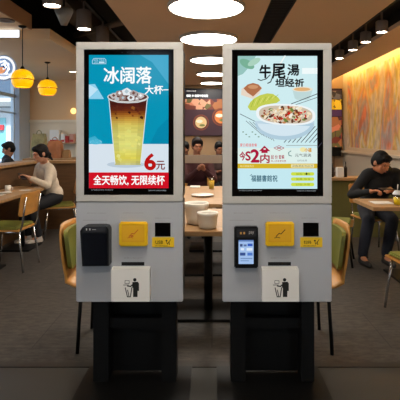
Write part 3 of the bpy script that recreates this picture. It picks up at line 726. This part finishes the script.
sc_.location = (-.76, 3.12, 0); sc_.rotation_euler = (0, 0, facing(1, .02))
dup(sc_, (.66, 3.10, 0), facing(-1, .02), 'orange plywood shell chair with green pads sticking out right of the right kiosk')
dup(sc_, (1.37, 5.1, 0), facing(1, -.35), 'plywood shell chair with green back beside the man in black')

# ================================================================ tables
def table(label, x0, y0, x1, y1, base='pedestal', top=wood, z=.75):
    t = thing('dining_table', label, 'table', ((x0+x1)/2, (y0+y1)/2, 0))
    MB().box(x0, y0, z-.035, x1, y1, z, top, bev=.004).build('tabletop', t)
    cx, cy = (x0+x1)/2, (y0+y1)/2
    if base == 'pedestal':
        for yy in ([cy] if y1-y0 < 1.2 else [y0+.35, y1-.35]):
            MB().tube([(cx, yy, .02), (cx, yy, z-.04)], .035, black, 16).build('column', t)
            hw = min(.25, (x1-x0)/2-.05)
            MB().box(cx-hw, yy-.22, 0, cx+hw, yy+.22, .02, black, bev=.003).build('foot_plate', t)
            MB().box(cx-hw*.8, yy-.15, z-.055, cx+hw*.8, yy+.15, z-.036, black).build('top_bracket', t)
    return t
table('long pale wooden table at the left edge in front of the woman in beige', -2.66, 4.35, -2.2, 6.1)
table('pale wooden table at the right edge in front of the man in black', 1.51, 4.22, 2.6, 4.83)
# table behind the kiosks: near one with dark frame, far one
table('pale wooden table just behind the kiosks carrying the white bowls', -.56, 3.13, .50, 4.15)
table('second wooden table farther back in the gap between the kiosks', -.56, 4.42, .50, 6.1)

# things on the centre tables
def bowl(px, d, r, h, label):
    x = (px-CX)/F*d
    o = MB().lathe([(r*.55, 0), (r*.8, .006), (r*.9, h*.3), (r*.93, h*.75), (r, h*.8), (r*1.02, h*.95), (r*.96, h), (r*.86, h*.9), (r*.8, h*.3), (r*.5, .02)], ceram, (x, d, .7505), 36).build('soup_bowl')
    return tag(o, label, 'bowl', 'white bowls on the table behind the kiosks')
bowl(207.6, 3.25, .077, .115, 'smaller white round bowl at the front of the table between the kiosks')
bowl(196.5, 3.42, .093, .16, 'larger white round bowl partly behind the left kiosk')
x = (203-CX)/F*5.2
tag(MB().lathe([(.05, 0), (.07, .004), (.125, .02), (.128, .024), (.07, .010), (.01, .008)], ceram, (x, 5.0, .7505), 36).build('plate'), 'flat white plate on the far table between the kiosks', 'plate')
tag(MB().box((190-CX)/F*5.9, 5.85, .7505, (200-CX)/F*5.9, 6.03, .765, paper, bev=.003).build('napkin_stack'), 'small stack of white paper on the back edge of the far table', 'napkins')
def drink(px, d, z, r, h, label, lid=False, cc=(214, 170, 50)):
    x = (px-CX)/F*d
    t = thing('drink_cup', label, 'cup', (x, d, z))
    cm = gm
    MB().lathe([(r*.75, 0), (r, h), (r*.97, h), (r*.72, .004)], cm, (x, d, z), 24).build('cup', t)
    MB().lathe([(r*.70, .006), (r*.9, h*.72)], mat('drink_%d' % cc[1], cc, .2), (x, d, z), 24).build('drink', t)
    if lid:
        MB().lathe([(r*1.05, h+.001), (r*1.05, h+.012), (r*.9, h+.02), (r*.6, h+.04), (.01, h+.042)], mat('pale_lid', (210, 214, 220), .3), (x, d, z), 24).build('lid', t)
        MB().tube([(x, d, z+h+.042), (x+.004, d, z+h+.1)], .004, paper).build('straw', t)
drink(211.6, 5.72, .7505, .042, .15, 'clear cup of yellow drink on the table between the kiosks')
drink(397.5, 4.36, .7505, .045, .10, 'cup of bright yellow drink with pale lid before the man in black', True, (246, 206, 20))
p = P(381, 197, 4.5)
tag(MB().box(1.60, 4.42, .7505, 1.80, 4.60, .756, paper).build('paper_sheet'), 'white paper lying on the right table under the man’s hands', 'paper')
# things on left table
for (px, d, r, h, l) in [(8, 5.45, .035, .075, 'white mug standing on the left table near the woman’s phone')]:
    x = (px-CX)/F*d
    t = thing('mug', l, 'mug', (x, d, .7505))
    MB().lathe([(r*.8, 0), (r, .01), (r, h), (r*.9, h), (r*.88, .008)], ceram, (x, d, .7505), 24).build('body', t)
    MB().tube([(x+r, d, .7505+h*.8), (x+r+.022, d, .7505+h*.7), (x+r+.022, d, .7505+h*.35), (x+r-.002, d, .7505+h*.22)], .005, ceram).build('handle', t)
for (x, y, w_, h_, l) in [(-2.38, 5.55, .12, .08, 'small sheet of white paper on the left table beside the woman’s hands'), (-2.5, 5.0, .13, .18, 'sheet of white paper at the left edge of the left table'), (-2.34, 5.9, .1, .06, 'folded tissue at the far end of the left table')]:
    tag(MB().box(x, y, .7505, x+w_, y+h_, .754, paper).build('paper_sheet'), l, 'paper')
x = -2.42
tag(MB().lathe([(.03, 0), (.06, .004), (.085, .016), (.08, .018), (.02, .006)], ceram, (x, 5.25, .7505), 28).build('saucer'), 'little white saucer on the left table', 'saucer')

# ================================================================ partitions
t = thing('partition_ledge', 'wooden half wall with pale ledge along the far side of the left table', 'partition', (-2.8, 5.5, 0))
MB().box(-2.90, 3.4, 0, -2.72, 7.12, 1.01, woodd).box(-2.719, 6.92, 0, -1.6, 7.12, 1.01, woodd).build('panel', t)
MB().box(-2.95, 3.35, 1.011, -2.67, 7.16, 1.05, wood, bev=.004).box(-2.669, 6.88, 1.011, -1.58, 7.16, 1.05, wood, bev=.004).build('ledge', t)
t = thing('rail_partition', 'low screen with a grey brown rail crossing the gap between the kiosks', 'partition', (-.1, 6.28, 0))
rm = mat('rail_grey', (132, 116, 100), .6)
MB().box(-1.0, 6.26, 1.05, .9, 6.31, 1.16, rm, bev=.003).build('rail', t)
for x in (-.96, .86): MB().box(x-.02, 6.265, 0, x+.02, 6.305, 1.05, black).build('post', t)
# counter at the back left with bags
t = thing('serving_counter', 'wooden counter behind the woman in beige, bags standing on it', 'counter', (-2.9, 8.6, 0))
MB().box(-3.45, 8.35, 0, -1.9, 8.95, .98, woodd).build('cabinet', t)
MB().box(-3.5, 8.3, .981, -1.88, 9.0, 1.02, wood, bev=.004).build('worktop', t)
def bag(px0, px1, pytop, d, depth, m, label, handle=True):
    a = P(px0, pytop, d); c = P(px1, pytop, d); z0 = 1.0205; zt = a.z; cx = (a.x+c.x)/2; w_ = (c.x-a.x)/2
    t = thing('carrier_bag', label, 'bag', (cx, d, z0))
    b = MB(); vs = []; lv = [(0, 1, 1), (.3, 1.03, 1), (.7, .98, .8), (1, .92, .35)]
    for u, sx, sy in lv:
        for (ax, ay) in ((-1, -1), (-.3, -1.08), (.3, -.95), (1, -1), (1, 1), (.2, 1.05), (-1, 1)):
            vs.append((cx+w_*sx*ax, d+depth/2*sy*ay, z0+(zt-z0)*u+(random.uniform(-.01, .01) if u else 0)))
    n = 7; fs = [[i*n+k, i*n+(k+1) % n, (i+1)*n+(k+1) % n, (i+1)*n+k] for i in range(3) for k in range(n)]
    fs += [list(range(n))[::-1], [3*n+k for k in range(n)]]
    b.add(vs, fs, m); b.build('bag_body', t)
    if handle:
        MB().tube([(cx-w_*.4, d-.02, zt-.01), (cx-w_*.3, d-.02, zt+.05), (cx, d-.02, zt+.075), (cx+w_*.3, d-.02, zt+.05), (cx+w_*.4, d-.02, zt-.01)], .008, m).build('handle', t)
bag(33, 46, 134, 8.7, .2, mat('sage_cloth', (140, 132, 92), .8, noise=.35, nscale=9), 'mottled green cloth bag on the counter behind the woman')
bag(48.5, 62, 141, 8.5, .2, mat('brown_paper', (168, 104, 62), .7, noise=.2, nscale=8), 'orange brown paper bag on the counter behind the woman')
bag(63, 70, 150, 8.5, .15, mat('tan_paper', (150, 112, 70), .8), 'low tan paper bag at the right end of the counter', False)
t = thing('wall_shelf', 'wooden shelf on the back left wall holding red and white boxes', 'shelf', (-3.3, 10.8, 1.28))
a = P(50, 143, 10.7); c = P(82, 143, 10.7)
MB().box(a.x, 10.6, 1.26, c.x, 10.9, 1.29, wood, bev=.003).build('board', t)
for x in (a.x+.1, c.x-.1): MB().box(x, 10.7, 1.16, x+.02, 10.899, 1.26, black).build('bracket', t)
for (xa, xb, yt, m, l) in [(51, 60.5, 130, paper, 'tall white carton at the left end of the wall shelf'), (62, 66, 134, paper, 'small white carton on the wall shelf next to a red box'), (66.4, 70, 136, mat('red_box', (176, 46, 36), .6), 'red box in the middle of the wall shelf'), (70.6, 75, 134, mat('pink_box', (196, 140, 120), .6), 'pinkish box on the wall shelf beside the left kiosk')]:
    p0 = P(xa, yt, 10.75); p1 = P(xb, yt, 10.75)
    tag(MB().box(p0.x, 10.65, 1.2905, p1.x, 10.82, p0.z, m, bev=.004).box(p0.x+.01, 10.647, 1.31, p1.x-.01, 10.6495, 1.36, mat('red_box', (176, 46, 36), .6)).build('carton'), l, 'box')
p = P(73.5, 111, 10.8)
t = thing('wall_lamp', 'small warm round lamp on the peach wall beside the left kiosk', 'wall lamp', (p.x, 10.85, p.z-.07))
MB().ell((p.x, 10.8, p.z), (.07, .05, .07), lamp_mat('wall_lamp_glow', (255, 206, 120), 2.2)).build('globe', t)
MB().lathe([(.04, 0), (.04, .04)], chrome, M=Matrix.Translation((p.x, 10.895, p.z)) @ Matrix.Rotation(PI/2, 4, 'X'), n=16).build('mount', t)

# ---------------------------------------------------------------- right side back
t = thing('booth_divider', 'olive green booth divider with pale ledge between right kiosk and man', 'booth', (1.9, 6.4, 0))
olive = mat('olive_panel', (96, 92, 44), .6, noise=.05)
MB().box(1.35, 6.35, 0, 3.6, 6.6, .80, olive).build('panel', t)
MB().box(1.3, 6.3, .801, 3.65, 6.65, .84, wood, bev=.004).build('ledge', t)
for (px, pw, hh, m, l) in [(332.5, 3, .20, mat('dark_bottle', (50, 36, 26), .2), 'dark brown bottle on the booth ledge next to the right kiosk'), (345.5, 3.4, .22, mat('dark_bottle', (50, 36, 26), .2), 'dark brown bottle on the booth ledge beside the man’s shoulder')]:
    x = (px-CX)/F*6.45; r = pw/F*6.45/2
    tag(MB().lathe([(r, 0), (r, hh*.6), (r*.4, hh*.75), (r*.4, hh), (r*.3, hh)], m, (x, 6.45, .8405), 16).build('sauce_bottle'), l, 'bottle')
x0 = (336.4-CX)/F*6.45; x1 = (343-CX)/F*6.45
tag(MB().box(x0, 6.40, .8405, x1, 6.5, .98, paper, bev=.006).build('napkin_box'), 'white napkin box on the booth ledge between two bottles', 'box')
a = P(331, 147, 13.3); c = P(340, 156, 13.3)
t = thing('wall_speaker', 'black box mounted on the tan back wall right of the right kiosk', 'speaker', ((a.x+c.x)/2, 13.3, c.z))
MB().box(a.x, 13.15, c.z, c.x, 13.37, a.z, black, bev=.01).build('cabinet', t); MB().box(a.x+.05, 13.371, c.z+.08, c.x-.05, 13.4, a.z-.08, black).build('bracket', t)
# wall ledge along right wall under mural
struct(MB().box(XR-.12, 1.0, .98, XR, YB, 1.04, cream), 'trim_4')
# bench back along the back wall
t = thing('wall_bench', 'long brown bench along the tan back wall', 'bench', (1.2, 13.1, 0))
MB().box(-1.6, 12.6, 0, 3.6, 13.15, .45, woodd).build('seat', t); MB().box(-1.6, 13.2, 0, 3.6, 13.38, .9, woodd).build('back', t)

# mural
def mural_mat():
    m = bpy.data.materials.new('abstract_mural'); m.use_nodes = True; nt = m.node_tree; b = nt.nodes['Principled BSDF']
    tc = nt.nodes.new('ShaderNodeTexCoord'); mp = nt.nodes.new('ShaderNodeMapping'); mp.inputs['Scale'].default_value = (1, .9, .5); mp.inputs['Rotation'].default_value = (.3, 0, 0)
    nt.links.new(tc.outputs['Object'], mp.inputs[0])
    n = nt.nodes.new('ShaderNodeTexNoise'); n.inputs['Scale'].default_value = 1.25; n.inputs['Detail'].default_value = 3; n.inputs['Distortion'].default_value = .7
    nt.links.new(mp.outputs[0], n.inputs['Vector'])
    r = nt.nodes.new('ShaderNodeValToRGB'); cr = r.color_ramp
    stops = [(.30, (160, 164, 176)), (.37, (226, 214, 200)), (.42, (222, 200, 104)), (.465, (232, 214, 150)), (.50, (226, 216, 204)), (.56, (226, 196, 120)), (.61, (226, 168, 120)), (.66, (190, 182, 186)), (.72, (222, 136, 104))]
    cr.elements[0].position = stops[0][0]; cr.elements[0].color = S(*stops[0][1]); cr.elements[1].position = stops[-1][0]; cr.elements[1].color = S(*stops[-1][1])
    for p_, c_ in stops[1:-1]: e = cr.elements.new(p_); e.color = S(*c_)
    nt.links.new(n.outputs['Fac'], r.inputs[0])
    n2 = nt.nodes.new('ShaderNodeTexNoise'); n2.inputs['Scale'].default_value = 7; n2.inputs['Detail'].default_value = 6; nt.links.new(mp.outputs[0], n2.inputs['Vector'])
    r2 = nt.nodes.new('ShaderNodeValToRGB'); r2.color_ramp.elements[0].position = .4; r2.color_ramp.elements[0].color = (.86, .85, .86, 1); r2.color_ramp.elements[1].position = .6; r2.color_ramp.elements[1].color = (1.2, 1.2, 1.2, 1)
    nt.links.new(n2.outputs['Fac'], r2.inputs[0])
    mx = nt.nodes.new('ShaderNodeMixRGB'); mx.blend_type = 'MULTIPLY'; mx.inputs[0].default_value = 1; nt.links.new(r.outputs[0], mx.inputs[1]); nt.links.new(r2.outputs[0], mx.inputs[2])
    nt.links.new(mx.outputs[0], b.inputs['Base Color']); b.inputs['Roughness'].default_value = .7
    return m
t = thing('wall_mural', 'large abstract mural in yellow, orange and grey on the right wall', 'mural', (XR-.02, 8.5, 1.12))
MB().box(XR-.025, 3.0, 1.14, XR-.001, 12.9, 3.13, mural_mat()).build('painting', t)
MB().box(XR-.03, 3.0, 1.10, XR-.001, 12.9, 1.138, cream).box(XR-.03, 12.901, 1.10, XR-.001, 12.95, 3.13, cream).build('frame', t)

# menu boards on the back wall
def food_mat(name, base, seed):
    m = bpy.data.materials.new(name); m.use_nodes = True; nt = m.node_tree; b = nt.nodes['Principled BSDF']
    tc = nt.nodes.new('ShaderNodeTexCoord'); v = nt.nodes.new('ShaderNodeTexVoronoi'); v.inputs['Scale'].default_value = 7
    mp = nt.nodes.new('ShaderNodeMapping'); mp.inputs['Location'].default_value = (seed, seed, seed)
    nt.links.new(tc.outputs['Object'], mp.inputs[0]); nt.links.new(mp.outputs[0], v.inputs['Vector'])
    sx = nt.nodes.new('ShaderNodeSeparateColor'); nt.links.new(v.outputs['Color'], sx.inputs[0])
    r = nt.nodes.new('ShaderNodeValToRGB'); r.color_ramp.interpolation = 'CONSTANT'; cr = r.color_ramp
    cols = base; cr.elements[0].position = 0; cr.elements[0].color = S(*cols[0]); cr.elements[1].position = (len(cols)-1)/len(cols); cr.elements[1].color = S(*cols[-1])
    for i in range(1, len(cols)-1): e = cr.elements.new(i/len(cols)); e.color = S(*cols[i])
    nt.links.new(sx.outputs[0], r.inputs[0]); nt.links.new(r.outputs[0], b.inputs['Base Color']); nt.links.new(r.outputs[0], b.inputs['Emission Color']); b.inputs['Emission Strength'].default_value = .45
    b.inputs['Roughness'].default_value = .4
    return m
DB = 13.3
def board(x0, y0, x1, y1, name, label):
    a = P(x0, y1, DB); c = P(x1, y0, DB)
    t = thing(name, label, 'menu board', ((a.x+c.x)/2, DB, a.z), 'lit menu boards on the back wall')
    MB().box(a.x, DB, a.z, c.x, 13.399, c.z, black, bev=.005).build('casing', t)
    return t
food = food_mat('food_mix', [(110, 50, 36), (196, 120, 90), (150, 70, 56), (96, 90, 50), (206, 150, 120), (70, 36, 44), (160, 100, 60)], 1.0)
food2 = food_mat('food_yellow', [(206, 170, 20), (226, 190, 50), (120, 90, 20), (190, 140, 30)], 2.0)
fn = lambda k: (lambda x, y: P(x, y, DB)+Vector((0, -.003*k, 0)))
e5 = lambda c, k=.55: mat('menu_%d_%d_%d' % c, c, .4, emit=k)
t = board(150, 88.5, 262, 136, 'menu_board', 'wide lit menu board with photos of noodle bowls between the kiosks')
b = MB(); rect(b, 151, 89.5, 261, 135.4, fn(1), e5((60, 34, 44))); rect(b, 151, 89.5, 261, 99, fn(2), e5((26, 26, 36)))
rect(b, 151, 99, 261, 109.5, fn(3), food)
for (x, y, r_, c_) in [(201, 122.5, 8, (206, 180, 130)), (221, 117, 9, (206, 120, 60)), (176, 120, 8, (196, 150, 110)), (245, 121, 9, (190, 160, 120))]:
    disc(b, x, y, r_, r_, fn(4), e5((120, 60, 40))); disc(b, x, y, r_*.86, r_*.86, fn(5), e5((90, 44, 34))); disc(b, x, y, r_*.72, r_*.72, fn(6), e5(c_))
    disc(b, x-r_*.2, y-r_*.15, r_*.4, r_*.2, fn(7), e5((232, 226, 200))); disc(b, x+r_*.15, y+r_*.35, r_*.35, r_*.14, fn(8), e5((110, 120, 60)))
fit_text(b, '招牌牛尾湯', 186.6, 90.4, 196, 91.8, fn(4), e5((230, 230, 230), .8)); fit_text(b, '椰奶 丰 经典牛骨汤粉', 186.6, 94.6, 208, 97, fn(4), e5((230, 230, 230), .8), .03)
b.build('menu_picture', t)
t = board(300, 88.5, 342.3, 152, 'menu_board', 'tall lit menu board with food photos showing right of the right kiosk')
b = MB(); rect(b, 301, 89.5, 341.6, 151, fn(1), e5((50, 28, 40)))
rect(b, 301, 91, 341.6, 99, fn(2), food_mat('food_dark', [(60, 60, 66), (90, 90, 96), (40, 36, 40), (110, 100, 90)], 3.0)); rect(b, 301, 99.5, 341.6, 109.5, fn(3), food2)
rect(b, 301, 110, 341.6, 116, fn(3), e5((70, 44, 80))); rect(b, 301, 117, 341.6, 147, fn(3), food); rect(b, 301, 147.5, 341.6, 151, fn(3), e5((70, 24, 30)))
b.build('menu_picture', t)
struct(MB().box(-1.9, 13.38, .0, XR, 13.4, .15, woodd), 'baseboard_back')

# ================================================================ people
def ik(a, c, l1, l2, pole):
    a = Vector(a); c = Vector(c); d = c-a; L = min(d.length, (l1+l2)*.995); u = d.normalized(); c = a+u*L
    x = (l1*l1-l2*l2+L*L)/(2*L); h = math.sqrt(max(0, l1*l1-x*x)); p = Vector(pole); p = (p-u*p.dot(u)).normalized()
    return a+u*x+p*h, c
def person(label, loc, yaw, skin, hairc, shirt, trousers, head_c, head_pitch=0, head_yaw=0, hands=None, feet=None, pelvis=(0, 0, .58), lean=.1, bun=False, short=True, voxel=.008, shoes=(40, 36, 34), collar=None, sh_w=.18, cuff=1.0, fingers=True, sit=True):
    t = thing('person', label, 'person', loc)
    W = Matrix.Translation(Vector(loc)) @ Matrix.Rotation(yaw, 4, 'Z'); WI = W.inverted()
    sk = mat('skin_%d' % skin[1], skin, .55); sh = mat('shirt_%d_%d' % shirt[:2], shirt, .85, noise=.12, nscale=14, bump=.6); tw = mat('trousers_%d' % trousers[2], trousers, .85)
    hm = mat('hair_%d' % hairc[0], hairc, .6, noise=.3, nscale=60, spec=.2); sm_ = mat('shoe_%d' % shoes[0], shoes, .6)
    pv = Vector(pelvis); hc = Vector(head_c)
    ch = Vector((0, pv.y-lean, pv.z+.30)); nb = Vector((0, pv.y-lean*1.35, pv.z+.455))
    Rh = Euler((head_pitch, 0, head_yaw)).to_matrix()
    B = MB(); C = MB(); T = MB(); XS = []
    # torso
    for M_, g, mt in ((B, 0, sk), (C, .014, sh)):
        M_.ell(pv+Vector((0, 0, .04)), (.155+g, .115+g, .12+g), mt); M_.ell((pv+ch)/2, (.14+g, .105+g, .16+g), mt)
        M_.ell(ch+Vector((0, 0, .0)), (sh_w-.01+g, .115+g, .17+g), mt)
        M_.cap((-sh_w+.03, nb.y+.01, nb.z-.045), .055+g, (sh_w-.03, nb.y+.01, nb.z-.045), .055+g, mt)
        M_.cap((-.05, nb.y, nb.z-.015), .06+g, (.05, nb.y, nb.z-.015), .06+g, mt)
    neck_top = hc+Rh @ Vector((0, .02, -.07))
    B.cap(nb, .055, neck_top, .052, sk)
    C.cap(nb+Vector((0, 0, -.02)), .078, nb+(neck_top-nb)*.22, .068, sh)
    # head with face
    HM = Matrix.Translation(hc) @ Rh.to_4x4()
    B.ell((0, .01, .02), (.074, .092, .095), sk, HM); B.ell((0, -.02, -.045), (.058, .068, .068), sk, HM); B.ell((0, -.052, -.088), (.028, .026, .022), sk, HM)
    B.ell((0, -.085, .022), (.05, .014, .012), sk, HM)
    p_ = [HM @ Vector(v) for v in ((0, -.085, .015), (0, -.108, -.028))]; B.cap(p_[0], .009, p_[1], .014, sk, 8)
    B.ell((0, -.086, -.062), (.026, .012, .010), sk, HM)
    for s in (-1, 1): B.ell((s*.077, .01, -.01), (.012, .022, .032), sk, HM); B.ell((s*.045, -.06, -.028), (.025, .022, .022), sk, HM)
    # arms
    if hands is None: hands = [(-.12, -.4, .8), (.12, -.4, .8)]
    for s, hd in zip((-1, 1), hands):
        a = Vector((s*sh_w, nb.y+.01, nb.z-.055)); c = Vector(hd); e, c = ik(a, c, .29, .255, (s*.7, .15, -1))
        B.chain([(a, .05), ((a+e)/2, .045), (e, .038), (e+(c-e)*.3, .038), (c, .026)], sk)
        ce = e+(c-e)*.9*cuff; C.chain([(a, .066), ((a+e)/2, .058), (e, .05), (e+(c-e)*.3, .049), (ce, .036)], sh)
        # hand, curled towards the other one
        f = (c-e).normalized(); side = Vector((-s, 0, 0)); side = (side-f*side.dot(f)).normalized(); dn = f.cross(side)
        if dn.z > 0: dn = -dn
        pc = c+f*.045
        for q in (-1.3, -.45, .45, 1.3): B.cap(c+f*.01+side*q*.012, .016, c+f*.075+side*q*.019, .0125, sk, 8)
        if fingers:
            for q, ln in ((-1.5, .058), (-.5, .072), (.5, .078), (1.5, .070)):
                r0 = c+f*.078+side*q*.0155; k1 = r0+(f*.8+dn*.5).normalized()*ln*.5; k2 = k1+(f*.1+dn*1).normalized()*ln*.35; k3 = k2+(-f*.7+dn*.5).normalized()*ln*.25
                B.chain([(r0, .0095), (k1, .009), (k2, .0085), (k3, .0075)], sk, 8)
            r0 = c+f*.03+side*.03; B.chain([(r0, .013), (r0+side*.022+f*.022, .011), (r0+side*.02+f*.048+dn*.012, .0095)], sk, 8)
    # legs
    if feet is None: feet = [(-.1, -.42, .09), (.1, -.42, .09)]
    for s, ft in zip((-1, 1), feet):
        a = Vector((s*.085, pv.y, pv.z-.03)); c = Vector(ft); k, c = ik(a, c, .43, .41, (s*.1, -.6, 1))
        B.chain([(a, .085), ((a+k)/2, .07), (k, .055), (k+(c-k)*.35, .052), (c, .036)], sk)
        T.chain([(a+Vector((0, 0, .02)), .10), ((a+k)/2, .086), (k, .069), (k+(c-k)*.35, .066), (c+(k-c)*.08, .054)], tw)
        B.cap(c, .035, c+Vector((0, -.10, -.05)), .026, sk)
        X = MB(); XS.append(X)
        X.cap(c+Vector((0, .02, -.05)), .038, c+Vector((0, -.06, -.05)), .038, sm_); X.cap(c+Vector((0, -.06, -.052)), .038, c+Vector((0, -.15, -.06)), .03, sm_); X.cap(c, .042, c+Vector((0, 0, -.04)), .042, sm_)
    T.ell(pv, (.168, .13, .12), tw); 
    # hair
    Hh = MB(); HB = HM
    Hh.ell((0, .022, .035), (.083, .098, .098), hm, HB); Hh.ell((0, .045, -.005), (.08, .075, .085), hm, HB)
    Hh.ell((0, -.045, .085), (.06, .05, .035), hm, HB)
    for s in (-1, 1): Hh.ell((s*.066, -.005, .04), (.02, .055, .055), hm, HB)
    for q in range(9):
        an = -1.0+2.0*q/8; Hh.ell((.055*an*1.1, -.078+.02*abs(an), .078-.01*(q % 2)), (.014, .014, .02), hm, HB)
    if bun:
        Hh.ell((0, .095, -.05), (.04, .045, .04), hm, HB); Hh.ell((0, .07, -.03), (.06, .05, .05), hm, HB)
        Hh.cap(HM @ Vector((0, .1, -.07)), .028, HM @ Vector((.01, .125, -.13)), .014, hm)
        for s in (-1, 1): Hh.ell((s*.07, -.02, .0), (.012, .035, .05), hm, HB)
    def fin(mb, name, vx, sm2=3):
        r = remesh(mb, vx, sm2)
        for v in r.v: v[:] = W @ v
        return r.build(name, t)
    body = fin(B, 'body', voxel*.8 if fingers else voxel, 2)
    fin(C, 'shirt', voxel*1.2, 5); fin(T, 'trousers', voxel*1.4, 5); [fin(X, 'shoe', voxel*1.2) for X in XS]; fin(Hh, 'hair', voxel, 2)
    if fingers:
        E = MB(); dkm = mat('eye_dark', (22, 16, 14), .3)
        for s in (-1, 1):
            E.ell((s*.031, -.083, .004), (.013, .005, .004), dkm, HM, 10); E.ell((s*.032, -.088, .026), (.017, .004, .004), hm, HM, 10)
        for v in E.v: v[:] = W @ v
        E.build('eyes_and_brows', t)
        E = MB().ell((0, -.098, -.063), (.021, .004, .006), mat('lip', (150, 84, 74), .5), HM, 12)
        for v in E.v: v[:] = W @ v
        E.build('lips', t)
    return t, W
def loc_hands(W_loc, yaw, pts):
    M = (Matrix.Translation(Vector(W_loc)) @ Matrix.Rotation(yaw, 4, 'Z')).inverted()
    return [tuple(M @ Vector(p)) for p in pts]
# woman in beige
wl = (-2.24, 6.36, 0); wy = facing(-.7, -.62)
hp = loc_hands(wl, wy, [P(33, 180, 5.98), P(29, 177.5, 5.85)])
hl = loc_hands(wl, wy, [P(40.5, 153.5, 6.1)])[0]
# local -x is her right hand
wft = loc_hands(wl, wy, [(-2.46, 6.02, .09), (-2.30, 5.98, .09)])
person('woman in a beige shirt with dark tied hair, looking down at a phone', wl, wy, (206, 150, 120), (20, 16, 16), (206, 190, 170), (16, 16, 22), hl, .30, .0,
       hp[::-1] if hp[0][0] > hp[1][0] else hp, wft, pelvis=(0, .0, .58), lean=.1, bun=True, shoes=(200, 190, 180), cuff=.95, sh_w=.19)
pp = P(22.5, 176.5, 5.8)
ph = MB().box(-.038, -.075, -.004, .038, .075, .004, mat('phone_body', (30, 26, 34), .3), M=Matrix.Translation(pp) @ Euler((.5, .15, .9)).to_matrix().to_4x4(), bev=.003)
tag(ph.build('phone'), 'dark phone held in the hands of the woman in beige', 'phone')
# man in black
ml = (1.92, 5.40, 0); my = facing(.22, -1)
hp = loc_hands(ml, my, [P(371, 191.5, 4.98), P(391, 190.5, 4.92)])
hl = loc_hands(ml, my, [P(381, 162.5, 4.98)])[0]
mft = loc_hands(ml, my, [(1.66, 4.98, .09), (1.92, 4.98, .09)])
person('man in black with short dark hair, head bent over the right table', ml, my, (186, 124, 88), (12, 10, 10), (15, 15, 18), (26, 28, 40), hl, .5, .3, hp, mft, lean=.16, sh_w=.195)
pp = P(386, 188.8, 4.72)
tag(MB().box(-.075, -.036, -.004, .075, .036, .004, mat('phone_body', (30, 26, 34), .3), M=Matrix.Translation(pp) @ Euler((.15, 0, .25)).to_matrix().to_4x4(), bev=.003).build('phone'), 'black phone held by the man in black above the right table', 'phone')
# people behind the rail
l0 = (-.22, 6.80, 0); hp = loc_hands(l0, 0, [P(198.5, 169, 6.42), P(204, 169.5, 6.42)])
person('person in dark red seated behind the centre rail, head above it', l0, 0, (168, 112, 84), (26, 18, 16), (62, 20, 22), (20, 20, 24), (.0, -.12, 1.285), .2, .25, hp, None, voxel=.012, lean=.08, fingers=True, pelvis=(0, 0, .60))
person('dark haired diner in black farther back, right in the gap between kiosks', (.10, 8.4, 0), .3, (150, 100, 76), (14, 12, 12), (70, 50, 48), (20, 20, 24), (0, -.1, 1.21), .3, 0, None, None, voxel=.014, fingers=False)
person('diner half hidden behind the left kiosk edge in the gap', (-.47, 8.4, 0), -.3, (150, 100, 76), (14, 12, 12), (52, 30, 26), (20, 20, 24), (0, -.1, 1.21), .3, 0, None, None, voxel=.014, fingers=False)
person('person in a black jacket sitting by the window at the left edge', (-3.48, 7.93, 0), facing(-.8, -.4), (170, 120, 92), (14, 12, 12), (22, 22, 26), (20, 20, 24), (0, -.1, 1.21), .3, 0, None, None, voxel=.012, fingers=False)

# ================================================================ render look
vs_ = SC.view_settings
SC.display_settings.display_device = 'sRGB'
vs_.view_transform = 'Standard'; vs_.look = 'None'; vs_.gamma = 1; vs_.use_curve_mapping = False; vs_.exposure = 0
SC.cycles.max_bounces = 6; SC.cycles.diffuse_bounces = 4
